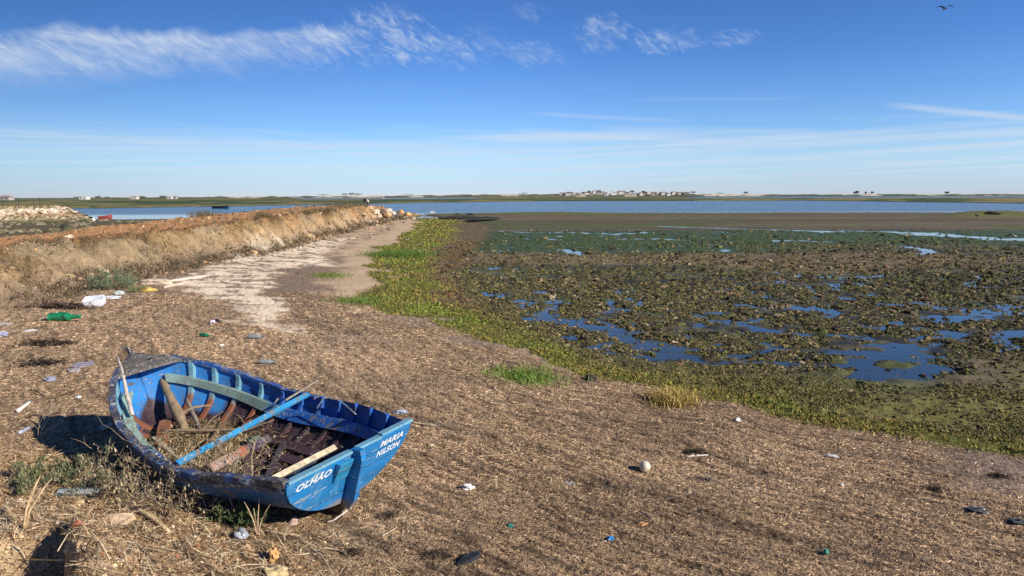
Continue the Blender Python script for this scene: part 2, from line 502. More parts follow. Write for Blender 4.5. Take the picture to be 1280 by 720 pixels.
def micro(x, y, M, r):
    sd = M['sd']; al = x*.85-y*.5
    near = ss(r, 40, 12)
    lit = ss(-sd, -.3, .6)*(1-M['emb'])*(1-M['left'])
    h = near*lit*((fbm(al*5, sd*14, 201, 4)-.5)*.045 + (vn(x*38, y*38, 203)-.5)*.010)
    h = h + M['mound']*((fbm(x*11, y*11, 205, 3)-.5)*.07)
    h = h + M['emb']*((fbm(x*2.2, y*2.2, 207, 5, .62)-.5)*.58*ss(M['t'], 0, .5)*ss(M['t'], 1.4, .9) + (vn(x*7, y*7, 209)-.5)*.07)
    h = h + M['marsh']*(1-M['out'])*(fbm(x*3.2, y*4.5, 211, 2)-.5)*.04*ss(r, 70, 25)
    gz = ss(sd, -.3, .5)*(1-M['marsh'])
    h = h + gz*(fbm(x*6, y*6, 213, 3)-.5)*.07
    # toe rubble
    toe = np.exp(-((M['t']-.0)/.28)**2)*ss(y, 12, 20)*ss(y, 95, 85)
    h = h + toe*(fbm(x*3, y*3, 215, 3)-.4)*.22
    return h, toe

def zone_cols(x, y, z, M, toe, r):
    n = len(x)
    C = np.zeros((n, 3), np.float32)
    def lay(c, w):
        nonlocal C
        c = np.array(c, np.float32)
        C = C*(1-w[:, None]) + c*w[:, None]
    def mixc(a, b, t): return np.array(a, np.float32)*(1-t[:, None]) + np.array(b, np.float32)*t[:, None]
    sd, sdw = M['sd'], M['sdw']
    al = x*.85-y*.5
    f1 = fbm(x*1.1, y*1.1, 301, 4); f2 = fbm(al*5, sd*17, 303, 3); f3 = vn(al*26, sd*60, 305); f4 = fbm(x*.22, y*.22, 307, 3)
    # litter beach
    lit = mixc((.16, .105, .066), (.50, .37, .24), np.clip(ss(f2, .3, .7)*.6+f3*.4+(f4-.5)*.7, 0, 1))
    lit = lit*np.array([1.0, 1, 1]) 
    C = lit.copy()
    # browner towards the right
    lay(mixc((.13, .092, .068), (.33, .245, .18), f3*.5+f2*.5), ss(x, 1.5, 6)*.6)
    lay(mixc((.20, .15, .12), (.34, .26, .205), f1), ss(fbm(x*.45, y*.7, 318, 4), .52, .64)*ss(-sd, 4.5, .6)*.7)
    # debris slope at left, yellower
    yel = mixc((.24, .16, .09), (.50, .37, .22), np.clip(f2*.5+vn(x*30, y*30, 309)*.5, 0, 1))
    lay(yel, M['mound']*.75)
    # pale sand further out along the bank
    wx = x+(fbm(x*.9, y*.9, 311, 3)-.5)*1.3; wy = y+(fbm(x*.6, y*.6, 313, 3)-.5)*2.4+ (fbm(x*.6, y*3.2, 315, 4)-.5)*1.5+ (fbm(x*4, y*4, 316, 2)-.5)*.6
    s2 = poly_in(wx, wy, SAND2); s1 = poly_in(wx, wy, SANDPOLY)+.05; tg = poly_in(wx, wy, TONGUE) - 3*ss(s1, -.4, .3)
    far = ss(y, 24, 32)*ss(-sd, .3, 2.6)
    lay(mixc((.40, .28, .17), (.60, .45, .30), f1), np.maximum(ss(s2, -.3, .5), far)*(1-M['left']))
    sandc = mixc((.70, .56, .39), (.88, .74, .55), np.clip(f1+f3*.3-.1, 0, 1))
    lay(sandc, ss(s1, -.25, .25))
    M['sand'] = np.maximum(ss(s1, -.15, .12), np.maximum(ss(s2, -.3, .5), far))*(1-ss(tg, -.3, .3)*.9)
    deb = ss(fbm(x*2.2, y*4.5, 317, 5), .535, .60)
    lay((.16, .11, .075), deb*ss(y, 14, 18)*ss(-sd, 1.0, 2.0)*.8)
    lay(mixc((.15, .105, .075), (.31, .23, .16), f3*.5+f2*.5), ss(tg, -.3, .3)*.9)
    # vegetated strip
    gw = np.interp(y, [0, 7, 10, 13, 18, 30, 60, 90], [.8, .85, 1.1, 1.4, 2.3, 3.0, 4.0, 5]).astype(np.float32)
    gm = ss(sdw, -.1, .25)*ss(sdw, gw*1.15, gw*.7)
    gm = gm*ss(fbm(x*.8, y*.8, 319, 3)+.25*ss(sdw, 0, .5), .42, .56)
    M['green'] = gm*(1-M['emb'])
    algae = ss(sdw, gw*.6, gw*1.0)*(1-ss(M['ed'], .0, .8))
    agc = fbm(al*2.4, sd*4, 321, 4)
    lay(mixc((.085, .08, .025), (.22, .20, .055), agc), algae*(1-gm))
    lay(mixc((.085, .058, .032), (.19, .13, .075), agc), algae*(1-gm)*ss(y, 13, 20)*.85)
    lay(mixc((.08, .085, .018), (.16, .15, .03), f1), gm)
    # mud flat
    mm = M['marsh']*(1-M['left'])
    f5 = fbm(x*3.4, y*4.6, 323, 3); f6 = fbm(x*.25, y*.5, 325, 3)
    mud = mixc((.035, .032, .018), (.12, .105, .05), ss(f5, .3, .7))
    lay(mud, mm)
    lay(mixc((.07, .085, .025), (.13, .14, .05), f5), mm*ss(f6, .48, .62)*.8)
    yw = M['yw']
    def bandw(a, b, c, d): return ss(yw, a, b)*ss(yw, d, c)
    dryc = mixc((.15, .11, .06), (.28, .20, .11), f5)
    lay(dryc, mm*bandw(27.5, 31, 38, 42)*ss(fbm(x*.10, y*.3, 327, 3), .42, .6)*.7)
    lay(mixc((.035, .065, .018), (.08, .115, .03), f5), mm*bandw(39, 42.5, 56, 60)*.95)
    lay(mixc((.10, .08, .045), (.20, .15, .09), f6), mm*bandw(57, 62, 150, 160)*.95)
    lay(mixc((.06, .055, .03), (.13, .115, .055), f5), mm*bandw(57, 62, 150, 160)*ss(fbm(x*.03, y*.35, 328, 3), .42, .6)*.9)
    lay((.09, .115, .025), mm*bandw(57, 62, 150, 160)*ss(fbm(x*.04, y*.28, 329, 3), .55, .66)*.9)
    lay((.115, .135, .03), mm*ss(y, 108, 113)*ss(fbm(x*.03, y*.05, 331, 2), .3, .5))
    lay(mixc((.12, .085, .06), (.24, .175, .13), f5), M['dry']*mm)
    # left lowland
    lay(mixc((.07, .06, .035), (.16, .13, .07), fbm(x*.3, y*.9, 333, 4)), M['left']*(1-M['emb']))
    # embankment
    fa = fbm(x*1.3, y*.9, 335, 4)
    fc = mixc((.27, .165, .065), (.66, .46, .21), np.clip(fa*1.1+(vn(x*6, y*6, 337)-.5)*.3, 0, 1))
    fc = fc*(1-.25*ss(M['gul'], .3, .05)[:, None])  # gully shade put into the colour: cut lines darker than the face
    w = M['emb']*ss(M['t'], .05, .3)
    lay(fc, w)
    # near part of the face is browner, with litter
    lay(mixc((.23, .145, .07), (.54, .37, .19), np.clip(vn(x*9, y*9, 339)*.6+fa*.6-.1, 0, 1)), w*ss(y, 26, 14)*.8)
    lay((.52, .42, .27), w*ss(fbm(x*.5, y*.25, 340, 3), .55, .66)*.6)
    # orange earth
    org = mixc((.40, .19, .075), (.60, .31, .13), fa)
    lay(org, w*ss(M['t'], .82, 1.05)*.85*ss(x, -22.5, -19))
    lay(org, w*ss(y, 26, 44)*.75*ss(fa, .35, .55))
    lay((.15, .105, .055), M['emb']*ss(M['t'], 1.2, .95)*ss(fbm(x*.8, y*.8, 341, 4), .56, .64)*.6)
    lay((.12, .085, .055), toe*ss(fbm(x*2, y*2, 343, 3), .40, .55)*.75*ss(y, 14, 24))
    # channel bed, far marsh and barrier island
    lay((.06, .055, .035), M['inch']*(1-M['out']))
    A = M['A']
    fm = fbm(x*.004, y*.03, 345, 4)
    fcol = mixc((.13, .115, .045), (.26, .23, .085), fm)
    lay(fcol, M['out'])
    lay((.055, .085, .025), M['out']*ss(fbm(A*14, r*.012, 347, 3), .46, .56))
    lay((.06, .05, .03), M['out']*ss(z, -.25, -.45))
    fi = fbm(A*45, r*.01, 349, 3)
    lay(mixc((.07, .085, .055), (.17, .16, .09), fi), M['out']*ss(M['isl'], .3, 1.2))
    lay((.62, .54, .40), M['out']*ss(M['isl'], .3, 1.0)*ss(fbm(A*30, r*.012, 351, 3)+.22*ss(np.abs(A+.22), .07, .02), .60, .66))
    lay((.12, .13, .03), M['mr'])
    return C

# polar sheet: fine where the ground is near and ahead, coarse behind
fov = 41.0
th = np.concatenate([np.linspace(-fov, fov, 1180), np.linspace(fov, 360-fov, 130)[1:-1]])
th = np.radians(th).astype(np.float64)
rr = [0.25, .6, 1.0, 1.4, 1.8, 2.2, 2.5, 2.7]
v_ = 2.8
while v_ < 2400:
    rr.append(v_)
    v_ += max(.010, min(v_*v_/2100, .0085*v_)) if v_ < 700 else .02*v_
rr += [2600, 3200, 4500, 7000, 12000, 22000]
rr = np.array(rr)
R_, T_ = np.meshgrid(rr, th, indexing='ij')
tx = (R_*np.sin(T_)).ravel().astype(np.float32); ty = (R_*np.cos(T_)).ravel().astype(np.float32); tr = R_.ravel().astype(np.float32)
tz, TM = macro(tx, ty)
mh, toeM = micro(tx, ty, TM, tr)
tz2 = tz+mh
TC = zone_cols(tx, ty, tz, TM, toeM, tr)
nr, nt_ = len(rr), len(th)
I = np.arange(nr*nt_).reshape(nr, nt_)
a_ = I[:-1]; b_ = I[1:]
quads = np.stack([a_, b_, np.roll(b_, -1, 1), np.roll(a_, -1, 1)], -1).reshape(-1, 4)[:, ::-1]
V = np.stack([tx, ty, tz2], -1)
c0 = len(V)
V = np.vstack([V, [[0, 0, float(tz2[:nt_].mean())]]])
TCc = np.vstack([TC, TC[:1]])
wet = np.clip(TM['marsh']*(1-TM['dry'])*ss(tz, -.40, -.50)*(1-TM['out']), 0, 1)
wet = np.append(wet, 0).astype(np.float32)
me = np_mesh('ground', V, quads, {'Col': TCc, 'wet': wet, 'clod': np.append(TM['emb']*ss(TM['t'], 1.4, .9)+.5*toeM, 0).astype(np.float32)})

def HZ(x, y):
    z_, M_ = macro(np.array([x]), np.array([y])); return float(z_[0])
def HZv(x, y):
    z_, M_ = macro(x, y); h_, _t = micro(x, y, M_, np.hypot(x, y)); return z_+h_, M_
def hit(px, py, lift=0.0):
    """walk the view ray of a photo pixel down to the ground model"""
    d = ray(px, py)
    ts = np.geomspace(2.0, 3000, 1500)
    xs, ys, zs = d.x*ts, d.y*ts, CAM_H+d.z*ts
    hz, _ = macro(xs, ys)
    k = np.argmax(zs < hz)
    if k == 0: k = len(ts)-1
    t0, t1 = ts[k-1], ts[k]
    for _ in range(12):
        tm = (t0+t1)/2
        if CAM_H+d.z*tm < HZ(d.x*tm, d.y*tm): t1 = tm
        else: t0 = tm
    hv, _ = HZv(np.array([d.x*t1]), np.array([d.y*t1]))
    return Vector((d.x*t1, d.y*t1, float(hv[0])+lift))

# ------------------------------------------------------------------ materials
def newmat(name):
    m = bpy.data.materials.new(name); m.use_nodes = True
    m.node_tree.nodes.clear()
    gg = G(m.node_tree)
    out = gg.n('ShaderNodeOutputMaterial'); p = gg.n('ShaderNodeBsdfPrincipled')
    m.node_tree.links.new(p.outputs[0], out.inputs[0])
    return m, gg, p

def objco(gg, sc=(1, 1, 1)):
    t = gg.n('ShaderNodeTexCoord'); mp = gg.n('ShaderNodeMapping')
    mp.inputs['Scale'].default_value = sc
    gg.t.links.new(t.outputs['Object'], mp.inputs[0])
    return mp.outputs[0]

def attrcol(gg, name='Col'):
    a = gg.n('ShaderNodeAttribute'); a.attribute_name = name
    return a.outputs['Color'], a.outputs['Fac']

def bump(gg, p, h, strength=.5, dist=.01):
    b = gg.n('ShaderNodeBump'); b.inputs['Strength'].default_value = strength; b.inputs['Distance'].default_value = dist
    gg.put(b.inputs['Height'], h); gg.t.links.new(b.outputs[0], p.inputs['Normal'])

# ground
M_ground, gg, p = newmat('ground')
col, _ = attrcol(gg)
co = objco(gg)
nf = gg.noise(co, 60, 4, .7)
nm = gg.noise(co, 9, 4, .6)
k = gg.math('ADD', gg.rng(nf, .3, .7, .62, 1.38), gg.math('MULTIPLY', gg.math('SUBTRACT', nm, .5), .7))
vm = gg.n('ShaderNodeVectorMath', operation='SCALE'); gg.put(vm.inputs[0], col); gg.put(vm.inputs['Scale'], k)
gg.put(p.inputs['Base Color'], vm.outputs[0])
wa = gg.n('ShaderNodeAttribute'); wa.attribute_name = 'wet'
gg.put(p.inputs['Roughness'], gg.rng(wa.outputs['Fac'], 0, 1, .95, .45, False))
p.inputs['Specular IOR Level'].default_value = .25
ca_ = gg.n('ShaderNodeAttribute'); ca_.attribute_name = 'clod'
nb_ = gg.noise(co, 3.2, 8, .68, .6)
b1 = gg.n('ShaderNodeBump'); b1.inputs['Strength'].default_value = 1.0; b1.inputs['Distance'].default_value = .42
gg.put(b1.inputs['Height'], gg.math('MULTIPLY', nb_, ca_.outputs['Fac']))
b2 = gg.n('ShaderNodeBump'); b2.inputs['Strength'].default_value = .6; b2.inputs['Distance'].default_value = .012
gg.put(b2.inputs['Height'], nf); gg.t.links.new(b1.outputs[0], b2.inputs['Normal']); gg.t.links.new(b2.outputs[0], p.inputs['Normal'])
ground = link('ground', me, M_ground)
tag(ground, kind='structure')

# water
M_water, gg, p = newmat('water')
geo = gg.n('ShaderNodeNewGeometry')
s3 = gg.n('ShaderNodeSeparateXYZ'); gg.put(s3.inputs[0], geo.outputs['Position'])
open_ = gg.rng(s3.outputs[1], 112, 135)
mpw = gg.n('ShaderNodeMapping'); mpw.inputs['Scale'].default_value = (.5, 1.0, 1); gg.put(mpw.inputs[0], geo.outputs['Position'])
w1 = gg.noise(mpw.outputs[0], 1.6, 5, .6)
w2 = gg.noise(mpw.outputs[0], .12, 4, .6)
w3 = gg.noise(mpw.outputs[0], 5.0, 3, .6)
colw = gg.mix(open_, (.03, .04, .035), gg.mix(gg.rng(w2, .35, .65), (.008, .045, .12), (.02, .085, .18)))
gg.put(p.inputs['Base Color'], colw)
gg.put(p.inputs['Roughness'], gg.rng(open_, 0, 1, .06, .16, False))
p.inputs['IOR'].default_value = 1.33
bw = gg.n('ShaderNodeBump'); bw.inputs['Distance'].default_value = 1.0
gg.put(bw.inputs['Height'], gg.math('ADD', gg.math('MULTIPLY', w1, gg.rng(open_, 0, 1, .0, .42, False)), gg.math('MULTIPLY', w3, gg.rng(open_, 0, 1, .004, .10, False))))
bw.inputs['Strength'].default_value = 1.0
gg.t.links.new(bw.outputs[0], p.inputs['Normal'])
ths = np.linspace(0, 2*np.pi, 193)[:-1]
wr = [0.0+1, 8, 30, 90, 200, 500, 1200, 3000, 9000, 25000]
Vw = [(0, 0, -.5)] + [(r_*math.sin(t_), r_*math.cos(t_), -.5) for r_ in wr for t_ in ths]
Fw = []
for k_ in range(192): Fw.append((0, 1+(k_+1) % 192, 1+k_))
for i_ in range(len(wr)-1):
    for k_ in range(192):
        k2 = (k_+1) % 192
        Fw.append((1+i_*192+k_, 1+i_*192+k2, 1+(i_+1)*192+k2, 1+(i_+1)*192+k_))
mw = bpy.data.meshes.new('water'); mw.from_pydata(Vw, [], Fw); mw.update()
tag(link('water', mw, M_water), kind='structure')

def vcmat(name, rough=.85, nscale=40, namp=.4, bmp=.3, bdist=.004, spec=.3, trans=0.0, metal=0.0, stretch=(1, 1, 1)):
    m, gg, p = newmat(name)
    c, _ = attrcol(gg); co = objco(gg, stretch)
    n1 = gg.noise(co, nscale, 5, .65)
    vm = gg.n('ShaderNodeVectorMath', operation='SCALE'); gg.put(vm.inputs[0], c); gg.put(vm.inputs['Scale'], gg.rng(n1, .3, .7, 1-namp, 1+namp, False))
    gg.put(p.inputs['Base Color'], vm.outputs[0])
    p.inputs['Roughness'].default_value = rough; p.inputs['Specular IOR Level'].default_value = spec
    p.inputs['Metallic'].default_value = metal
    p.inputs['Transmission Weight'].default_value = trans
    if bmp: bump(gg, p, n1, bmp, bdist)
    return m
M_litter = vcmat('litter', .9, 25, .25, 0, spec=.2)
M_leaf = vcmat('leaf', .6, 12, .3, 0, spec=.3)
M_rock = vcmat('rock', .9, 14, .45, .8, .03)
M_wood = vcmat('driftwood', .85, 22, .45, .7, .004, stretch=(1, 1, 1))
M_plastic = vcmat('plastic', .35, 30, .18, .15, .003, spec=.5)

def paint_mat(name, chip=(.30, .27, .23), amt=.62, dirt=.5, gloss=.5, sc=(1, 1, 1), under=None, scale=9, seams=None):
    """old boat paint: colour from the mesh, chips down to wood, streaks, grime"""
    m, gg, p = newmat(name)
    c, _ = attrcol(gg); co = objco(gg, sc)
    n1 = gg.noise(co, scale, 8, .72, .4); n2 = gg.noise(co, 3.1, 5, .6); n3 = gg.noise(co, 60, 4, .7); n4 = gg.noise(co, 26, 5, .7, .8)
    chips = gg.rng(gg.math('ADD', n1, gg.math('MULTIPLY', gg.math('SUBTRACT', n3, .5), .18)), amt, amt+.03)
    fine = gg.rng(n4, amt+.03, amt+.06)
    var = gg.rng(n2, .3, .7, .72, 1.25, False)
    vm = gg.n('ShaderNodeVectorMath', operation='SCALE'); gg.put(vm.inputs[0], c); gg.put(vm.inputs['Scale'], var)
    c1 = gg.mix(gg.math('MULTIPLY', gg.rng(n4, .45, .62), dirt*.5), vm.outputs[0], (.10, .085, .07))
    c2 = gg.mix(gg.math('MULTIPLY', fine, .7), c1, (.45, .50, .50))
    c3 = gg.mix(chips, c2, gg.mix(n3, chip, tuple(q*.45 for q in chip)))
    if seams:
        tcs = gg.n('ShaderNodeTexCoord'); sx = gg.n('ShaderNodeSeparateXYZ'); gg.put(sx.inputs[0], tcs.outputs['Object'])
        zz = gg.math('ADD', sx.outputs[2], gg.math('MULTIPLY', gg.math('SUBTRACT', n2, .5), .012))
        for q_ in seams:
            d_ = gg.math('ABSOLUTE', gg.math('SUBTRACT', zz, q_))
            c3 = gg.mix(gg.math('MULTIPLY', gg.rng(d_, .0042, .0018), gg.rng(n1, .3, .5, .4, .95)), c3, (.012, .03, .05))
            # paint worn to a pale edge along the seam
            c3 = gg.mix(gg.math('MULTIPLY', gg.rng(gg.math('ABSOLUTE', gg.math('SUBTRACT', zz, q_+.009)), .006, .002), gg.rng(n4, .50, .58)), c3, (.42, .55, .60))
        st = gg.math('ADD', sx.outputs[2], gg.math('MULTIPLY', gg.math('SUBTRACT', n1, .5), .22))
        c3 = gg.mix(gg.rng(st, .15, .07, 0, .85), c3, gg.mix(n3, (.20, .15, .10), (.34, .30, .24)))
        big_ = gg.noise(tcs.outputs['Object'], 2.4, 9, .78, 1.2)
        c3 = gg.mix(gg.math('MULTIPLY', gg.rng(big_, .57, .60), gg.rng(n4, .40, .5)), c3, (.30, .44, .48))
        vo = gg.n('ShaderNodeTexVoronoi'); vo.inputs['Scale'].default_value = 9.0; gg.put(vo.inputs['Vector'], tcs.outputs['Object'])
        c3 = gg.mix(gg.math('MULTIPLY', gg.rng(vo.outputs['Distance'], .09, .05), .8), c3, (.16, .07, .03))
        # faded, chalky film and long vertical runs
        mp2 = gg.n('ShaderNodeMapping'); mp2.inputs['Scale'].default_value = (9, 22, 1.6); gg.put(mp2.inputs[0], tcs.outputs['Object'])
        run = gg.noise(mp2.outputs[0], 1.0, 6, .7, .5)
        c3 = gg.mix(gg.rng(run, .52, .70, 0, .38), c3, (.14, .36, .50))
        c3 = gg.mix(gg.rng(run, .44, .30, 0, .55), c3, (.012, .13, .32))
    gg.put(p.inputs['Base Color'], c3)
    gg.put(p.inputs['Roughness'], gg.rng(chips, 0, 1, gloss, .9, False))
    p.inputs['Specular IOR Level'].default_value = .4
    h = gg.math('SUBTRACT', gg.math('MULTIPLY', n3, .4), chips)
    bump(gg, p, h, .6, .003)
    return m
M_paint = paint_mat('old_paint', amt=.56, dirt=.8)
M_tran = paint_mat('transom_paint', (.42, .48, .50), .605, .35, .42, (1, .45, 2.2), scale=7, seams=(.19, .315, .425))
M_dark = paint_mat('weathered_tar', (.28, .24, .20), .55, .6, .7, scale=14)
M_inner = paint_mat('inner_paint', (.16, .13, .12), .60, .9, .6, (.5, 1, 1))

# ------------------------------------------------------------------ the boat
BP = [-1.3319, 5.0939, 0.0694, 2.5444, -0.0275, -0.0726, 3.0124, 0.6231, 0.8205, 0.7609, 0.5865, 0.3225, 0.5286, 0.4307, 0.7775, 0.1625]
L, RAKE = BP[6], BP[15]
def herm(ts, vs, t):
    ts = np.array(ts, float); vs = np.array(vs, float); m = np.gradient(vs, ts)
    i = int(np.clip(np.searchsorted(ts, t)-1, 0, len(ts)-2)); h = ts[i+1]-ts[i]; s = (t-ts[i])/h
    return (2*s**3-3*s**2+1)*vs[i]+(s**3-2*s**2+s)*h*m[i]+(-2*s**3+3*s**2)*vs[i+1]+(s**3-s**2)*h*m[i+1]
def sheer(u): return herm([0, .5, 1], [BP[12], BP[13], BP[14]], u)
def beam(u): return max(0.0, herm([0, .25, .5, .75, .9, 1], BP[7:12]+[0.0], u))
def keelz(u): return .04*(1-u)**2*0 + .02 + .045*(1-u)**3 + .20*max(0, (u-.72)/.28)**2.4
def hp(u, s, side=1, inset=0.0, lap=True):
    """point on the hull; s = 0 keel .. 1 gunwale (port side = +1)"""
    b = beam(u); zs = sheer(u); zk = keelz(u)
    ph = s*math.pi/2
    ex = 1.2-.30*min(1, u/.45)+.40*max(0, (u-.7)/.3)
    yy = b*math.sin(ph)**ex; zf = 1-math.cos(ph)
    zz = zk+(zs-zk)*zf
    lapo = 0
    if lap: lapo = ((1-(s*7) % 1))*.010*(1 if s < .999 else 0)
    nrm = math.cos(ph*.9)
    yy = max(0, yy - inset*math.sin(ph) + lapo*math.sin(ph))
    zz += inset*math.cos(ph)*.9 - lapo*math.cos(ph)*.6
    x = L*u - RAKE*zf*(1-u)**8 - .26*(1-zf)**1.5*u**7
    if u > .93: x -= inset*(u-.93)/.07*1.2
    return Vector((x, side*yy, zz))
US = [i/44 for i in range(45)]
US = [1-(1-u)**1.15 for u in US]
SS = []
for k_ in range(7):
    SS += [k_/7+1e-4, (k_+.5)/7, (k_+.96)/7]
SS.append(1.0)
BLUE = (.012, .115, .41); CYAN = (.012, .20, .50); MAROON = (.038, .018, .028); TAR = (.055, .05, .05)
boat = empty('rowing_boat', BP[:3])
boat.rotation_mode = 'QUATERNION'
_Rz = Matrix.Rotation(BP[3], 3, 'Z'); _Ry = Matrix.Rotation(BP[4], 3, 'Y'); _Rx = Matrix.Rotation(BP[5], 3, 'X')
BR = _Rz @ _Ry @ _Rx
boat.rotation_quaternion = BR.to_quaternion()
tag(boat, 'derelict blue wooden rowing boat filled with driftwood, lying tilted on the beach', 'rowing boat')
def bw_(p): return BR @ Vector(p) + Vector(BP[:3])

def shell(side_in=False):
    mb = MB()
    n = len(SS)
    inset = .024 if side_in else 0
    uu = [u for u in US] 
    if side_in: uu = [min(u, .9995) for u in uu]; uu[0] = .012
    rows = []
    for u in uu:
        row = [hp(u, s, -1, inset, not side_in) for s in reversed(SS)] + [hp(u, s, 1, inset, not side_in) for s in SS[0:]]
        rows.append(row)
    w = len(rows[0])
    vs = [q for r_ in rows for q in r_]
    fs = []
    for i in range(len(rows)-1):
        for j in range(w-1):
            f = (i*w+j, i*w+j+1, (i+1)*w+j+1, (i+1)*w+j)
            fs.append(f if side_in else f[::-1])
    mb.add(vs, fs)
    for i, u in enumerate(uu):
        sl = list(reversed(SS))+SS
        for j, s in enumerate(sl):
            if side_in:
                zf = 1-math.cos(s*math.pi/2)
                c = BLUE if zf > .50 else MAROON
                if zf > .28 and u > .74: c = (.02, .20, .55)  # sunlight on the inner bow put into the colour as brighter blue
            else:
                c = (.016, .13, .33) if s > .45 else (.04, .05, .07)
            mb.c[i*w+j] = c
    return mb
hull = shell(False).build('hull', M_paint, boat)
inner = shell(True).build('inner_planking', M_inner, boat)

# transom slab
def tz_x(z): return -RAKE*(z-keelz(0))/(sheer(0)-keelz(0))
mb = MB()
ol = [hp(0, s, 1, 0, False) for s in [1, .93, .85, .75, .65, .55, .45, .35, .25, .15, .05]] + [hp(0, s, -1, 0, False) for s in [.05, .15, .25, .35, .45, .55, .65, .75, .85, .93, 1]]
topy = [-.60, -.29, -.28, -.05, 0, .05, .2, .45]
topo = []
for y in topy: topo.append(Vector((tz_x(sheer(0)), y, sheer(0)+(.014 if y <= -.285 else (.0 if abs(y) > .06 else .012)))))
ring = ol + topo
m_ = len(ring)
th_ = .034
outer = [q+Vector((-th_*.5-.004, 0, 0)) for q in ring]; inn = [q+Vector((th_*.6, 0, 0)) for q in ring]
mb.add(outer+inn, [tuple(range(m_)), tuple(range(2*m_-1, m_-1, -1))] + [(i, i+m_, (i+1) % m_+m_, (i+1) % m_) for i in range(m_)], CYAN)
tran = mb.build('transom', M_tran, boat, bevel=.004)
# tougher cap rail on the transom top
mb = MB()
for y0, y1, dz in ((.615, .03, .012), (-.03, -.28, .012), (-.28, -.635, .028)):
    R = Matrix.Identity(3)
    zc = sheer(0)+dz-.004
    mb.box((tz_x(sheer(0))-.003, (y0+y1)/2, zc), (.058, abs(y1-y0)-.003, .02), R, (.16, .36, .48))
mb.build('transom_cap', M_tran, tran, bevel=.003)
# stern post and outboard pad
mb = MB()
zt, zb_ = sheer(0)+.03, .03
xo = lambda z: tz_x(z)-.021
vs = []
for z, d in ((zt, .07), (zt-.08, .11), (.12, .115), (zb_, .08)):
    for dx, y in ((0, .028), (-d, .024), (-d, -.024), (0, -.028)):
        vs.append((xo(z)+dx, y, z))
fs = [(3, 2, 1, 0)]
for i in range(3):
    for j in range(4): fs.append((i*4+j, i*4+(j+1) % 4, i*4+4+(j+1) % 4, i*4+4+j))
fs.append((12, 13, 14, 15))
mb.add(vs, fs, (.012, .19, .48))
mb.build('stern_post', M_tran, tran, bevel=.004)
mb = MB()
vs = []
for z, d in ((.500, .055), (.33, .018)):
    for dx, y in ((0, .185), (-d, .185), (-d, .05), (0, .05)): vs.append((xo(z)+dx, y, z))
mb.add(vs, [(3, 2, 1, 0), (0, 1, 5, 4), (1, 2, 6, 5), (2, 3, 7, 6), (3, 0, 4, 7), (4, 5, 6, 7)], (.03, .30, .55))
mb.build('motor_pad', M_tran, tran, bevel=.004)
# lettering
M_white, gg, p = newmat('white_lettering')
n_ = gg.noise(objco(gg), 90, 5, .75, .6)
gg.put(p.inputs['Base Color'], gg.mix(gg.rng(n_, .57, .62), (.78, .80, .81), (.05, .30, .52)))
p.inputs['Roughness'].default_value = .6
def letter(name, body, y0, z0, y1, size, slope=0.0, sx=1.0):
    cu = bpy.data.curves.new(name, 'FONT'); cu.body = body; cu.size = size; cu.extrude = .0006; cu.offset = size*.028; cu.shear = .3
    cu.space_character = 1.06
    to = bpy.data.objects.new(name, cu); COL.objects.link(to)
    dg = bpy.context.evaluated_depsgraph_get()
    mesh = bpy.data.meshes.new_from_object(to.evaluated_get(dg))
    bpy.data.objects.remove(to)
    xs = [v.co.x for v in mesh.vertices]; w = max(xs)-min(xs); mn = min(xs)
    sc = abs(y1-y0)/w
    for v in mesh.vertices:
        a = (v.co.x-mn)*sc; b = v.co.y
        y = y0-a; z = z0+b+slope*a
        v.co = Vector((tz_x(z)-.0235-(v.co.z*1.0+.0006), y, z))
    mesh.materials.clear()
    o = link(name, mesh, M_white, tran)
    return o
letter('lettering', 'OLHÃO', .535, .425, .215, .074, slope=.0)['label'] = 'painted word OLHÃO in slanted white capitals'
letter('lettering', 'MARIA', -.28, .440, -.54, .072)['label'] = 'painted white name MARIA, upper line'
letter('lettering', 'NILSON', -.255, .358, -.525, .070)['label'] = 'painted white name NILSON, lower line'

# gunwale caps
def rail(side):
    mb = MB()
    ustart = 0 if side > 0 else .40
    vs = []; cc = []
    US2 = [i/60 for i in range(61)]
    US2 = [max(1-(1-u)**1.2, 0)*(1-ustart)+ustart for u in US2]
    for u in US2:
        q = hp(u, 1, side, 0, False)
        wi = .045*min(1, (1-u)*7+.15); wo_ = .018
        jz = .006*math.sin(u*57)+.004*math.sin(u*131+side)
        yo = side*(abs(q.y)+wo_+.004*math.sin(u*90)); yi = side*max(0.0, abs(q.y)-wi)
        for yy, zz in ((yo, -.03), (yo, .014+jz), (yi, .018+jz), (yi, -.02)):
            vs.append((q.x, yy, q.z+zz+.004))
            h_ = .5+.5*math.sin(u*43+side*2)*math.sin(u*91)
            top_c = (.055, .050, .055) if h_ > .42 else (.02, .075, .22)
            cc.append(top_c if (yy == yo) else ((.02, .10, .38) if u < .85 and side < 0 else (.05, .06, .10)))
    n = len(US2); fs = []
    for i in range(n-1):
        for j in range(4):
            f = (i*4+j, i*4+(j+1) % 4, (i+1)*4+(j+1) % 4, (i+1)*4+j)
            fs.append(f if side > 0 else f[::-1])
    fs.append((0, 1, 2, 3)); fs.append((n*4-1, n*4-2, n*4-3, n*4-4))
    b = len(mb.v); mb.add(vs, fs); mb.c = cc
    return mb.build('gunwale', M_dark, boat)
rail(1); rail(-1)
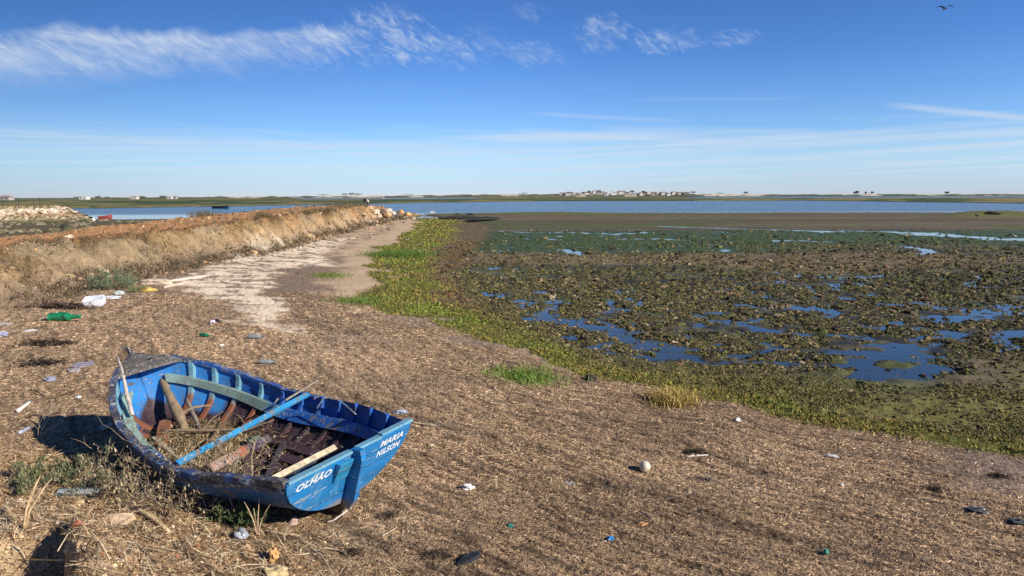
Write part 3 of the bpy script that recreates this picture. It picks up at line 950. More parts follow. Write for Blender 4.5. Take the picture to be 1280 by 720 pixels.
# outer rubbing strake, ragged paint on the near side
def strake(side):
    mb = MB(); vs = []
    us = [i/50*.97 for i in range(51)]
    for u in us:
        q = hp(u, .93, side, 0, False)
        for dy, dz in ((0, -.016), (.022, -.012), (.022, .016), (0, .02)): vs.append((q.x, q.y+side*(dy+.004), q.z+dz))
    fs = []
    for i in range(50):
        for j in range(3):
            f = (i*4+j, i*4+j+1, (i+1)*4+j+1, (i+1)*4+j); fs.append(f if side < 0 else f[::-1])
    mb.add(vs, fs, (.05, .05, .07)); mb.build('rubbing_strake', M_dark, boat)
strake(1); strake(-1)

# ribs
def s_at(u, z):
    zs, zk = sheer(u), keelz(u)
    c = 1-min(1, max(0, (z-zk)/(zs-zk))); return math.acos(c)/(math.pi/2)
for i, u in enumerate([.07, .145, .22, .295, .37, .45, .53, .62, .71, .79, .86]):
    for side in (1, -1):
        mb = MB(); vs = []; cc = []
        K = 12
        for k_ in range(K+1):
            s = .04+.955*k_/K
            a = hp(u-.006, s, side, .020, False); b = hp(u+.006, s, side, .020, False)
            a2 = hp(u-.006, s, side, .056, False); b2 = hp(u+.006, s, side, .056, False)
            vs += [a, a2, b2, b]
            zf = 1-math.cos(s*math.pi/2)
            base = (.015, .11, .42) if zf > .5 else ((.20, .065, .03) if u > .55 else (.045, .022, .032))
            if zf > .5 and u > .6: base = (.13, .32, .42)
            cc += [base]*4
        if side < 0 and u < .45:
            for q_ in vs[-4:]: q_.z += random.uniform(.012, .04)
        fs = []
        for k_ in range(K):
            for j in range(4):
                fs.append((k_*4+j, k_*4+(j+1) % 4, k_*4+4+(j+1) % 4, k_*4+4+j))
        fs.append((0, 1, 2, 3)); fs.append((K*4+3, K*4+2, K*4+1, K*4))
        mb.add(vs, fs); mb.c = cc
        mb.build('rib', M_inner, boat)
# risers (long stringers under the gunwales)
for side in (1, -1):
    mb = MB(); vs = []; cc = []
    us = [.02+(.90 if side < 0 else .86)*k_/40 for k_ in range(41)]
    for u in us:
        z1 = sheer(u)-.135-.03*u; z0 = z1-.085
        q1 = hp(u, s_at(u, z1), side, .058, False); q0 = hp(u, s_at(u, z0), side, .058, False)
        q1b = hp(u, s_at(u, z1), side, .090, False); q0b = hp(u, s_at(u, z0), side, .080, False)
        q1b.z = q1.z; q0b.z = q0.z
        if side > 0:
            q1b.y -= .055; q0.z = q1.z-.022; q0b.z = q1.z-.022; q0b.y = q1b.y; q0.y = q1.y
        vs += [q0, q1, q1b, q0b]
        c = (.018, .12, .46) if u < .50 else ((.20, .30, .27) if u > .58 else (.08, .22, .36))
        if side > 0: c = (.02, .14, .42) if u < .55 else (.26, .40, .34)
        cc += [c]*4
    fs = []
    for k_ in range(40):
        for j in range(4):
            fs.append((k_*4+j, k_*4+(j+1) % 4, k_*4+4+(j+1) % 4, k_*4+4+j))
    fs.append((0, 1, 2, 3)); fs.append((163, 162, 161, 160))
    mb.add(vs, fs); mb.c = cc
    mb.build('riser', M_paint, boat)
# bottom boards
for k_, y in enumerate((-.34, -.17, .0, .17, .34)):
    mb = MB(); vs = []
    u0, u1 = .06, (.62 if k_ == 2 else .55)
    if k_ == 3: u0 = .2
    for j in range(13):
        u = u0+(u1-u0)*j/12
        z = keelz(u)+.075+.12*abs(y)**1.6
        hw = .062
        for dy, dz in ((-hw, 0), (-hw, .014), (hw, .014), (hw, 0)):
            vs.append((L*u, y+dy, z+dz))
    fs = []
    for j in range(12):
        for q in range(4): fs.append((j*4+q, j*4+(q+1) % 4, j*4+4+(q+1) % 4, j*4+4+q))
    fs += [(0, 1, 2, 3), (51, 50, 49, 48)]
    mb.add(vs, fs, (.045, .022, .032)); mb.build('bottom_board', M_inner, boat)
# fore deck; a black disc on it paints the shade inside a hole
mb = MB()
us = [.885+.115*k_/12 for k_ in range(13)]
vs = []
for u in us:
    q = hp(min(u, .999), 1, 1, 0, False)
    for t in range(9):
        y = q.y*(1-2*t/8)*.97; vs.append((q.x-.004, y, q.z+.016+.012*(1-(2*t/8-1)**2)))
fs = []
for i in range(12):
    for j in range(8): fs.append((i*9+j, i*9+j+1, (i+1)*9+j+1, (i+1)*9+j))
n0 = len(vs)
vs += [(v[0], v[1], v[2]-.028) for v in vs[:]]
fs2 = [tuple(q+n0 for q in f[::-1]) for f in fs]
edge = [(j, j+n0, j+1+n0, j+1) for j in range(8)]
mb.add(vs, fs+fs2+edge, (.105, .095, .088))
deck = mb.build('foredeck', M_dark, boat)
mb = MB()
mb.lathe([(.045, 0), (.052, .004), (.0, .006)], 14, Matrix.Diagonal((1.4, .8, 1)), (2.84, -.06, sheer(.94)+.0165), (.006, .006, .006))
M_black = vcmat('hole_shade_black', .95, 20, .2, 0)
mb.build('deck_hole_shade', M_black, deck)
# stem and knob
mb = MB()
pts = [hp(.999, s, 1, 0, False) for s in (0.0, .2, .4, .6, .8, 1)]
pts = [Vector((q.x+.012, 0, q.z)) for q in pts] + [Vector((L+.02, 0, sheer(1)+.05))]
mb.tube(pts, [.028]*6+[.022], 4, (.04, .04, .045))
mb.tube([(L+.02, 0, sheer(1)+.03), (L+.045, .01, sheer(1)+.065), (L+.06, .05, sheer(1)+.07)], [.018, .02, .014], 6, (.03, .03, .035))
mb.build('stem_post', M_dark, boat)
# keel and skeg
mb = MB(); vs = []
for k_ in range(21):
    u = k_/20*.93
    z = keelz(u); d = .045 + .115*max(0, 1-u/.20)
    x = L*u-.26*u**7
    for y, dz in ((-.018, .01), (-.014, -d), (.014, -d), (.018, .01)): vs.append((x, y, z+dz))
fs = []
for k_ in range(20):
    for j in range(4): fs.append((k_*4+j, k_*4+4+j, k_*4+4+(j+1) % 4, k_*4+(j+1) % 4))
fs += [(3, 2, 1, 0), (80, 81, 82, 83)]
mb.add(vs, fs, (.20, .14, .09)); mb.build('keel', M_wood, boat)

# ------------------------------------------------------------------ things lying in the boat
def plank(name, a, b, w, t, col, label, cat, mat=None, twist=0.0, tip=None, group=None, sag=0.0, cols=None):
    """board from boat-local a to b; own origin at a"""
    A_, B_ = bw_(a), bw_(b)
    d = (B_-A_); Ln = d.length; dx = d.normalized(); up = Vector((0, 0, 1))
    sy = up.cross(dx).normalized(); uz = dx.cross(sy)
    R = Matrix((dx, sy, uz)).transposed() @ Matrix.Rotation(twist, 3, 'X')
    N = 10; vs = []; mb = MB()
    for i in range(N+1):
        f = i/N; ww = w*(1+random.uniform(-.06, .06)); zz = -sag*4*f*(1-f)
        if tip and f > tip: ww = w*(1-(f-tip)/(1-tip)*.75)
        for yy, q in ((-ww/2, -t/2), (-ww/2, t/2), (ww/2, t/2), (ww/2, -t/2)): vs.append((Ln*f, yy, q+zz))
    fs = []
    for i in range(N):
        for j in range(4): fs.append((i*4+j, i*4+(j+1) % 4, i*4+4+(j+1) % 4, i*4+4+j))
    fs += [(3, 2, 1, 0), (N*4, N*4+1, N*4+2, N*4+3)]
    mb.add(vs, fs, col)
    if cols:
        for i in range(N+1):
            for j in range(4): mb.c[i*4+j] = cols(i/N)
    o = mb.build(name, mat or M_paint, None)
    o.location = A_; o.rotation_mode = 'QUATERNION'; o.rotation_quaternion = R.to_quaternion()
    return tag(o, label, cat, group)
plank('blue_plank', (1.06, .70, .40), (1.16, -.66, .505), .046, .022, (.03, .30, .58), 'bright blue wooden pole laid across the middle of the boat', 'plank', twist=.5)
plank('grey_stick', (1.15, -.40, .535), (1.30, -.90, .545), .016, .012, (.30, .27, .22), 'thin pale stick poking over the far gunwale beside the blue pole', 'stick', M_wood, tip=.3)
plank('red_plank', (.76, .60, .40), (1.30, -.30, .17), .075, .02, (.30, .10, .05), 'peeling orange red board leaning down into the hull', 'plank', twist=.9,
      cols=lambda f: (.42, .27, .20) if f < .35 else ((.36, .12, .06) if f < .6 else (.10, .07, .09)))
plank('yellow_plank', (.17, .50, .42), (.33, -.24, .34), .045, .02, (.52, .46, .33), 'pale yellowish batten lying just inside the transom', 'plank', M_wood, twist=.7)
plank('orange_board', (2.48, .02, .20), (1.72, .50, .26), .11, .02, (.34, .15, .07), 'short flat orange brown board in the bow half of the hull', 'board', M_wood, twist=.2)
plank('dark_board', (.45, .42, .19), (1.15, -.34, .15), .05, .02, (.06, .05, .06), 'dark narrow board on the bottom of the boat near the stern', 'board', M_wood)
plank('maroon_board', (2.25, .40, .28), (2.05, .56, .31), .12, .02, (.28, .09, .07), 'short maroon board against the near side of the bow', 'board', M_paint, twist=.6)

def driftwood(name, P, rads, col, label, cat='driftwood', mat=None, n=8, local=True, branches=()):
    P = [bw_(q) if local else Vector(q) for q in P]
    o0 = P[0].copy(); mb = MB()
    def dense(Q, rd):
        out = []; rr_ = []
        for i in range(len(Q)-1):
            for k in range(4):
                f = k/4; j = .12*max(rd)
                out.append(Q[i].lerp(Q[i+1], f)+Vector([random.uniform(-j, j) for _ in range(3)])); rr_.append((rd[i]*(1-f)+rd[i+1]*f)*random.uniform(.86, 1.12))
        out.append(Q[-1]); rr_.append(rd[-1]); return out, rr_
    Q, rd = dense([q-o0 for q in P], rads)
    mb.tube(Q, rd, n, col)
    for (i, d, l, r) in branches:
        s = P[i]-o0; e = s+Vector(d).normalized()*l
        Q, rd = dense([s, (s+e)/2+Vector((0, 0, l*.1)), e], [r, r*.75, r*.35]); mb.tube(Q, rd, 6, col)
    o = mb.build(name, mat or M_wood, None, smooth=True)
    o.location = o0
    return tag(o, label, cat)
driftwood('driftwood_log', [(2.80, -.16, .50), (2.60, -.10, .40), (2.35, -.04, .26), (2.12, .03, .17)], [.032, .042, .048, .034], (.26, .19, .12), 'knotty brown driftwood log leaning in the bow of the boat', branches=((2, (.5, .3, .1), .3, .02),))
driftwood('driftwood_branch', [(2.46, -.20, .35), (2.2, -.12, .24), (1.95, -.02, .17)], [.016, .022, .014], (.24, .20, .16), 'thin grey driftwood branch beside the brown log in the boat')
driftwood('white_stick', [(2.98, .15, .80), (2.70, .25, .71), (2.45, .36, .58), (2.20, .45, .47)], [.010, .014, .018, .016], (.55, .47, .40), 'pale bleached stick leaning over the bow from the foredeck', 'stick')
driftwood('bent_hoop', [(.98, -.60, .42), (.95, -.66, .50), (.85, -.70, .52), (.70, -.69, .49), (.52, -.66, .44)], [.006]*5, (.22, .30, .36), 'thin bent blue grey hoop against the far inner side', 'hoop', M_paint, 6)
driftwood('crooked_twig', [(.62, .36, .22), (.85, .20, .30), (.98, .1, .26), (1.2, -.1, .30)], [.006, .009, .007, .003], (.33, .26, .18), 'crooked thin twig lying under the blue pole in the boat', 'twig')
driftwood('long_lath', [(1.95, -.36, .25), (1.6, .1, .24), (1.35, .42, .27)], [.007, .009, .007], (.14, .09, .06), 'dark brown lath across the seaweed heap in the boat', 'lath')

# ------------------------------------------------------------------ vector scatter helpers
def strands(name, P, N, Lh, Wd, C, mat, yawpref=None, pitch=.25, curl=.15, kinds=None, upright=False, parent=None):
    """P (n,3) positions, many little bent blades as ONE mesh"""
    n = len(P)
    yaw = RNG.uniform(0, 2*np.pi, n) if yawpref is None else yawpref+RNG.normal(0, .7, n)
    pit = np.abs(RNG.normal(0, pitch, n)) if not upright else RNG.uniform(.75, 1.5, n)
    d = np.stack([np.cos(yaw)*np.cos(pit), np.sin(yaw)*np.cos(pit), np.sin(pit)], -1)
    side = np.stack([-np.sin(yaw), np.cos(yaw), RNG.normal(0, .5, n)], -1)
    if upright: side = np.stack([-np.sin(yaw), np.cos(yaw), np.zeros(n)], -1)
    side /= np.linalg.norm(side, axis=1)[:, None]
    Lh = Lh[:, None]; Wd = Wd[:, None]
    bend = np.stack([RNG.normal(0, 1, n), RNG.normal(0, 1, n), -np.abs(RNG.normal(0, .5, n))], -1)*curl*Lh
    base = P - (0 if upright else 1)*d*Lh*.5
    mid = base + d*Lh*.5; tip = base+d*Lh+bend
    V = np.stack([base-side*Wd*.5, base+side*Wd*.5, mid-side*Wd*.5, mid+side*Wd*.5, tip-side*Wd*.18, tip+side*Wd*.18], 1).reshape(-1, 3)
    k = np.arange(n)[:, None]*6
    F = np.concatenate([k+np.array([[0, 1, 3, 2]]), k+np.array([[2, 3, 5, 4]])], 0)
    Cc = np.repeat(C, 6, 0)
    o = link(name, np_mesh(name, V, F, {'Col': Cc}, smooth=False), mat, parent)
    return o
def pal(cols, n, w=None, jit=.15):
    cols = np.array(cols, np.float32); i = RNG.choice(len(cols), n, p=w)
    return np.clip(cols[i]*(1+RNG.normal(0, jit, (n, 1))), 0.004, .95)
def polar(n, r0, r1, power=1.0, a=40.0):
    t = RNG.uniform(0, 1, n)
    if power == 0: r = r0*(r1/r0)**t
    else: r = (r0**power+t*(r1**power-r0**power))**(1/power)
    th_ = np.radians(RNG.uniform(-a, a, n)); return (r*np.sin(th_)).astype(np.float32), (r*np.cos(th_)).astype(np.float32), r
def lumps(name, P, S, C, mat, ring=6, jit=.3, flat=.5):
    """irregular little domes, one mesh. P (n,3), S (n,) radius"""
    n = len(P)
    ang = np.arange(ring)*2*np.pi/ring
    rot = RNG.uniform(0, 6.28, n)[:, None]
    asp = RNG.uniform(.55, 1.0, n)[:, None]
    def ringv(rad, h):
        rr_ = rad*(1+RNG.uniform(-jit, jit, (n, ring)))
        x = np.cos(ang)[None]*rr_; y = np.sin(ang)[None]*rr_*asp
        X = x*np.cos(rot)-y*np.sin(rot); Y = x*np.sin(rot)+y*np.cos(rot)
        Z = h*(1+RNG.uniform(-jit, jit, (n, ring)))
        return np.stack([X, Y, np.broadcast_to(Z, X.shape)], -1)
    r0 = ringv(1.0, -.35); r1 = ringv(.8, flat*.65); r2 = ringv(.35, flat)
    top_ = np.stack([RNG.normal(0, .1, (n, 1)), RNG.normal(0, .1, (n, 1)), np.full((n, 1), flat*1.15)], -1)
    V = np.concatenate([r0, r1, r2, top_], 1)*S[:, None, None] + P[:, None, :]
    m = ring*3+1
    f = []
    for a in range(2):
        for k in range(ring): f.append((a*ring+k, a*ring+(k+1) % ring, (a+1)*ring+(k+1) % ring, (a+1)*ring+k))
    for k in range(ring): f.append((2*ring+k, 2*ring+(k+1) % ring, m-1, m-1))
    f = np.array(f)
    quadsf = f[:2*ring]; tri = f[2*ring:][:, :3]
    F4 = (np.arange(n)[:, None, None]*m+quadsf[None]).reshape(-1, 4)
    F3 = (np.arange(n)[:, None, None]*m+tri[None]).reshape(-1, 3)
    # split quads into triangles to keep one face size
    Ft = np.concatenate([F4[:, [0, 1, 2]], F4[:, [0, 2, 3]], F3], 0)
    return link(name, np_mesh(name, V.reshape(-1, 3), Ft, {'Col': np.repeat(C, m, 0)}, smooth=False), mat)

# ---- beach litter (dry seagrass and straw)
x, y, r = polar(980000, 2.6, 20, 0.0)
z_, M_ = HZv(x, y)
zone_cols(x, y, z_, M_, np.zeros(len(x)), r)
keep = (M_['sdw'] < .15) & (M_['emb'] < .5) & (RNG.uniform(0, 1, len(x)) > M_['sand']*.985)
x, y, r, z_ = x[keep], y[keep], r[keep], z_[keep]; md = M_['mound'][keep]
keep2 = RNG.uniform(0, 1, len(x)) > .15+.6*ss(fbm(x*.45, y*.7, 318, 4), .52, .64)*ss(-M_['sd'][keep], 4.5, .6)
x, y, r, z_, md = x[keep2], y[keep2], r[keep2], z_[keep2], md[keep2]
n = len(x)
s_ = (r/5.5)**.75
Lh = RNG.uniform(.012, .045, n)*s_*(1+md*.5); Wd = RNG.uniform(.0018, .0046, n)*s_
C = pal([(.52, .40, .27), (.34, .24, .15), (.15, .10, .065), (.035, .024, .02), (.70, .58, .43), (.27, .17, .15)], n, [.24, .27, .19, .15, .10, .05], .2)
al_ = x*.85-y*.5; sd_v = sdist(x, y, SHORE)
dk = ss(fbm(al_*2.2, sd_v*17, 405, 3), .41, .34)
tn = ss(fbm(x*.5, y*.8, 406, 3), .36, .62); C = C*(.80+.30*tn[:, None])
wl = np.zeros(n, np.float32)
for s0, wd_ in ((-.75, .07), (-1.9, .06), (-3.4, .09), (-5.6, .08)):
    wl = np.maximum(wl, np.exp(-((M_['sd'][keep][keep2]-s0-(fbm(al_*.5, al_*.0+s0, 407, 3)-.5)*1.3)/wd_)**2)*ss(fbm(al_*1.1, al_*0+s0, 408, 2), .38, .55))
C = C*(1-.65*wl[:, None])
C = C*(1-.55*dk[:, None])*np.array([1.48, 1.37, 1.19])
C[:, :] = np.where(md[:, None] > .3, C*np.array([1.12, 1.06, .95]), C)
P = np.stack([x, y, z_+.006], -1)
lit = strands('seagrass_litter', P, n, Lh, Wd, C, M_litter, pitch=.28, curl=.2)
tag(lit, 'dry brown seagrass and straw litter strewn over the beach', 'litter', kind='stuff')

# ---- straw and reed bits on the mound at the lower left
x = RNG.uniform(-5.2, -.6, 26000).astype(np.float32); y = RNG.uniform(2.6, 5.6, 26000).astype(np.float32)
z_, M_ = HZv(x, y); keep = M_['mound'] > RNG.uniform(.1, .9, len(x))
x, y, z_ = x[keep], y[keep], z_[keep]; n = len(x)
st = strands('reed_straw', np.stack([x, y, z_+.014], -1), n, RNG.uniform(.03, .13, n), RNG.uniform(.002, .006, n),
             pal([(.58, .45, .27), (.42, .30, .17), (.25, .17, .10), (.66, .56, .38), (.12, .08, .05)], n, [.3, .28, .2, .1, .12]), M_litter, yawpref=2.6, pitch=.3, curl=.16)
tag(st, 'dry yellow straw and broken reeds heaped on the mound at lower left', 'straw', kind='stuff')

x = RNG.uniform(-5.4, -.6, 5200).astype(np.float32); y = RNG.uniform(2.6, 6.2, 5200).astype(np.float32)
z_, M_ = HZv(x, y); keep = M_['mound'] > RNG.uniform(.08, 1.1, len(x)); x, y, z_ = x[keep], y[keep], z_[keep]; n = len(x)
o = strands('dry_twigs', np.stack([x, y, z_+.03], -1), n, RNG.uniform(.10, .32, n), RNG.uniform(.0025, .007, n), pal([(.50, .38, .23), (.36, .26, .15), (.17, .11, .07), (.60, .50, .34)], n), M_litter, yawpref=2.6, pitch=.28, curl=.22)
tag(o, 'long dry stalks and twigs heaped over the near mound', 'twigs', kind='stuff')

# ---- stones, clods and dark wrack on the embankment and its toe
x = RNG.uniform(-19, -5.5, 70000).astype(np.float32); y = (12*(96/12)**RNG.uniform(0, 1, 70000)).astype(np.float32)
z_, M_ = HZv(x, y); h_, toe_ = micro(x, y, M_, np.hypot(x, y))
clu = ss(fbm(x*.9, y*.9, 350, 3), .45, .62)
pr = np.clip(toe_*1.0*ss(y, 15, 26)*clu + M_['face']*.26*clu + .05*ss(-M_['sd'], .5, 3)*ss(y, 22, 40) + .025*M_['top'], 0, 1)
keep = RNG.uniform(0, 1, len(x)) < pr*.45
x, y, z_ = x[keep], y[keep], z_[keep]; n = len(x)
sz = np.exp(RNG.normal(-3.25, .6, n))*(y/25)**.55
C = pal([(.42, .30, .165), (.50, .27, .12), (.14, .10, .07), (.60, .50, .38), (.09, .07, .05)], n, [.40, .16, .20, .08, .16])
tag(lumps('rubble', np.stack([x, y, z_], -1), sz, C, M_rock), 'loose clods, stones and dark wrack scattered along the foot of the bank', 'rubble', kind='stuff')

x = RNG.uniform(-21, -8, 260000).astype(np.float32); y = (11*(90/11)**RNG.uniform(0, 1, 260000)).astype(np.float32)
z_, M_ = HZv(x, y); h_, toe_ = micro(x, y, M_, np.hypot(x, y))
cl = fbm(x*.75, y*.75, 360, 4); cl2 = fbm(x*3, y*3, 361, 2)
pr = (M_['emb']*ss(M_['t'], 1.15, .9)*ss(cl, .55, .63)*.40 + toe_*.7*ss(y, 12, 20)*ss(cl2, .42, .55) + .02*M_['emb'])*ss(cl2, .3, .5)
keep = RNG.uniform(0, 1, len(x)) < pr
x, y, z_ = x[keep], y[keep], z_[keep]; n = len(x); rw = np.hypot(x, y)/20
o = strands('dry_weeds', np.stack([x, y, z_], -1), n, RNG.uniform(.05, .20, n)*rw**.5, RNG.uniform(.010, .024, n)*rw**.8,
            pal([(.22, .16, .09), (.12, .085, .05), (.33, .25, .14), (.15, .13, .065), (.07, .05, .035)], n, [.28, .24, .14, .16, .18]), M_litter, upright=True, curl=.6)
tag(o, 'dry brown weeds and drift wrack clinging to the face of the earth bank', 'weeds', kind='stuff')
x = RNG.uniform(-110, -19, 9000).astype(np.float32); y = RNG.uniform(30, 98, 9000).astype(np.float32)
z_, M_ = HZv(x, y); keep = (M_['emb'] < .05) & (RNG.uniform(0, 1, len(x)) < ss(fbm(x*.12, y*.25, 370, 3), .42, .62)); x, y, z_ = x[keep], y[keep], z_[keep]; n = len(x)
tag(lumps('lowland_scrub', np.stack([x, y, z_], -1), np.exp(RNG.normal(-1.35, .45, n)), pal([(.14, .13, .06), (.20, .16, .10), (.08, .075, .04), (.27, .23, .16)], n), M_rock, flat=.4), 'low brown and olive scrub on the flat ground behind the bank', 'scrub', kind='stuff')
# ---- chips and bits on the near mound
x = RNG.uniform(-5.4, -.8, 16000).astype(np.float32); y = RNG.uniform(2.6, 6.0, 16000).astype(np.float32)
z_, M_ = HZv(x, y); keep = M_['mound'] > RNG.uniform(.1, 1.2, len(x)); x, y, z_ = x[keep], y[keep], z_[keep]; n = len(x)
tag(lumps('wood_chips', np.stack([x, y, z_+.004], -1), np.exp(RNG.normal(-4.7, .45, n)), pal([(.60, .46, .28), (.46, .33, .19), (.72, .62, .47), (.40, .17, .07), (.10, .07, .05)], n, [.3, .28, .14, .08, .2]), M_rock),
    'pale wood chips and crumbs of earth on the near mound', 'wood chips', kind='stuff')

# ---- seaweed clumps on the mud flat
x, y, r = polar(520000, 9, 62, -.4)
z_, M_ = HZv(x, y)
pr = M_['marsh']*(1-M_['dry']*.95)*(M_['emb'] < .01)*(M_['left'] < .01)
yw = M_['yw']; pr = pr*np.interp(yw, [0, 22, 27, 31, 40, 46, 62], [1, 1, .75, .4, .3, .08, .02])
cl = fbm(x*.5, y*.9, 420, 3)*.55+fbm(x*2.2, y*3.0, 422, 2)*.45
pr = pr*ss(cl, .36, .52)*(.26+.66*ss(z_, -.53, -.50))
keep = RNG.uniform(0, 1, len(x)) < pr
x, y, z_, r = x[keep], y[keep], z_[keep], r[keep]; n = len(x)
sz = np.exp(RNG.normal(-3.72, .5, n))*(r/17)**.8
C = pal([(.13, .115, .035), (.065, .052, .028), (.20, .155, .075), (.30, .235, .15), (.085, .10, .028), (.03, .024, .018), (.22, .13, .06)], n, [.22, .26, .14, .06, .16, .13, .03], .22)
tag(lumps('seaweed_clumps', np.stack([x, y, np.maximum(z_, -.515)], -1), sz, C, M_rock, jit=.45, flat=.42), 'olive and brown seaweed clumps covering the wet mud flat', 'seaweed', kind='stuff')
# small tufts on the algae slope between the green strip and the puddles
x, y, r = polar(90000, 7, 45, -.3)
z_, M_ = HZv(x, y)
gwv = np.interp(y, [0, 7, 10, 13, 18, 30, 60, 90], [.8, .85, 1.1, 1.4, 2.3, 3.0, 4.0, 5])
sdv = M_['sdw']
pr = ss(sdv, gwv*.6, gwv)*(1-M_['marsh'])*(.35+.65*ss(y, 10, 16))*(.25+.75*ss(fbm(x*.9, y*.9, 430, 3), .4, .6)) + M_['dry']*.12
keep = (RNG.uniform(0, 1, len(x)) < pr) & (M_['emb'] < .01)
x, y, z_, r = x[keep], y[keep], z_[keep], r[keep]; n = len(x)
sz = np.exp(RNG.normal(-3.75, .35, n))*(r/10)**.8
C = pal([(.15, .125, .045), (.09, .065, .035), (.19, .15, .05), (.12, .125, .03), (.045, .035, .022)], n, [.26, .26, .16, .2, .12], .2)
C = np.where((y > 15)[:, None], C*np.array([1.05, .82, .95]), C)
tag(lumps('algae_clods', np.stack([x, y, z_], -1), sz, C, M_rock, jit=.4, flat=.45), 'small brown and olive clods on the slope below the green strip', 'algae', kind='stuff')

# ---- short olive turf on the same slope
x, y, r = polar(420000, 6.5, 30, -.2)
z_, M_ = HZv(x, y)
gwv = np.interp(y, [0, 7, 10, 13, 18, 30, 60, 90], [.8, .85, 1.1, 1.4, 2.3, 3.0, 4.0, 5])
pr = ss(M_['sdw'], gwv*.5, gwv)*(1-M_['marsh'])*ss(fbm(x*.8, y*1.2, 436, 4), .34, .52)*ss(y, 24, 12)
keep = (RNG.uniform(0, 1, len(x)) < pr)
x, y, z_, r = x[keep], y[keep], z_[keep], r[keep]; n = len(x)
o = strands('algae_turf', np.stack([x, y, z_-.005], -1), n, RNG.uniform(.015, .04, n)*(r/9)**.5, RNG.uniform(.008, .016, n)*(r/9)**.9, pal([(.17, .17, .04), (.22, .195, .05), (.11, .105, .035), (.20, .145, .06)], n), M_leaf, curl=.3, upright=True)
tag(o, 'short olive green turf on the damp slope beside the puddles', 'turf', kind='stuff')

# ---- green salt-marsh plants
x, y, r = polar(420000, 6.5, 95, -.15)
z_, M_ = HZv(x, y)
zone_cols(x, y, z_, M_, np.zeros(len(x)), r)
pr = M_['green']*(.35+.65*ss(fbm(x*1.6, y*1.6, 440, 3), .36, .55))
keep = RNG.uniform(0, 1, len(x)) < pr
x, y, z_, r = x[keep], y[keep], z_[keep], r[keep]; n = len(x)
tone = fbm(x*.7, y*.7, 441, 3)+RNG.normal(0, .10, n)
Lh = RNG.uniform(.02, .058, n)*(r/9)**.4; Wd = RNG.uniform(.007, .015, n)*(r/9)**.95
C = np.where(tone[:, None] > .56, pal([(.22, .27, .035), (.29, .31, .045), (.15, .20, .03)], n), pal([(.31, .27, .045), (.38, .29, .06), (.14, .16, .025), (.26, .15, .05)], n))
gr = strands('saltmarsh_plants', np.stack([x, y, z_-.01], -1), n, Lh, Wd, C, M_leaf, curl=.3, upright=True)
tag(gr, 'low green and yellowish salt marsh plants along the edge of the beach', 'ground cover', kind='stuff')

x, y, r = polar(420000, 6.5, 90, -.15)
z_, M_ = HZv(x, y); zone_cols(x, y, z_, M_, np.zeros(len(x)), r)
pr = .6*M_['green']*ss(fbm(x*1.6, y*1.6, 440, 3), .42, .58)
keep = RNG.uniform(0, 1, len(x)) < pr
x, y, z_, r = x[keep], y[keep], z_[keep], r[keep]; n = len(x)
tone = fbm(x*.7, y*.7, 441, 3)+RNG.normal(0, .08, n)
C = np.where(tone[:, None] > .55, pal([(.18, .23, .03), (.11, .16, .025), (.26, .28, .04), (.06, .09, .02)], n), pal([(.22, .20, .035), (.13, .14, .03), (.27, .20, .05), (.07, .07, .02)], n))
tag(lumps('saltmarsh_cushions', np.stack([x, y, z_], -1), np.exp(RNG.normal(-4.65, .45, n))*(r/9)**.8, C, M_leaf, jit=.5, flat=.9), 'mossy green cushions of low salt marsh plants at the beach edge', 'ground cover', kind='stuff')

# ------------------------------------------------------------------ bushes, twigs
def twig_bush(name, loc, rad, h, nst, seed, cols, leafcols=None, nleaf=0, thick=.004, lean=(0, 0), depth=3):
    """branching bush: one mesh for wood, one for leaves"""
    rnd = random.Random(seed); mb = MB(); tips = []
    def grow(p, d, l, r, dep):
        pts = [p.copy()]; rads = [r]; q = p.copy(); dd = d.copy()
        for k in range(3):
            dd = (dd+Vector([rnd.uniform(-.35, .35), rnd.uniform(-.35, .35), rnd.uniform(-.25, .22)])).normalized()
            q = q+dd*l/3; pts.append(q.copy()); rads.append(r*(1-.22*(k+1)))
            if dep > 0 and rnd.random() < .75:
                grow(q.copy(), (dd+Vector([rnd.uniform(-.9, .9), rnd.uniform(-.9, .9), rnd.uniform(-.3, .6)])).normalized(), l*rnd.uniform(.45, .75), r*.6, dep-1)
        mb.tube(pts, rads, 4, rnd.choice(cols)); tips.extend(pts[1:])
    for i in range(nst):
        a = rnd.uniform(0, 6.283); rr_ = rad*.35*rnd.random()**.5
        p = Vector((math.cos(a)*rr_, math.sin(a)*rr_, -.03))
        d = Vector((math.cos(a)*rnd.uniform(.2, 1.0)+lean[0], math.sin(a)*rnd.uniform(.2, 1.0)+lean[1], rnd.uniform(.5, 1.1))).normalized()
        grow(p, d, h*rnd.uniform(.5, 1.0), thick*rnd.uniform(.7, 1.3), depth)
    root = empty(name, loc)
    mb.build('stems', M_wood, root)
    if nleaf:
        T = np.array([tuple(t) for t in tips]); P = T[RNG.integers(0, len(T), nleaf)]+RNG.normal(0, .012, (nleaf, 3))
        strands('leaves', P, nleaf, RNG.uniform(.015, .045, nleaf), RNG.uniform(.006, .012, nleaf), pal(leafcols, nleaf), M_leaf, upright=True, curl=.3, parent=root)
    return root
DRY = [(.42, .33, .22), (.30, .22, .14), (.55, .46, .34), (.20, .14, .09)]
GRN = [(.10, .13, .06), (.16, .18, .09), (.22, .19, .10)]
b = twig_bush('dry_bush', hit(235, 628), .85, .36, 95, 5, DRY, [(.46, .36, .21), (.34, .27, .15), (.22, .19, .10)], 1500, .0035)
tag(b, 'large dry brown bush of tangled twigs in front of the middle of the boat', 'bush')
b = twig_bush('dry_bush', hit(160, 607), .6, .26, 55, 9, DRY, GRN+[(.3, .24, .13), (.4, .32, .2)], 1500, .0035)
tag(b, 'greyish bush of short dry twigs in front of the bow, left of the tangled bush', 'bush')
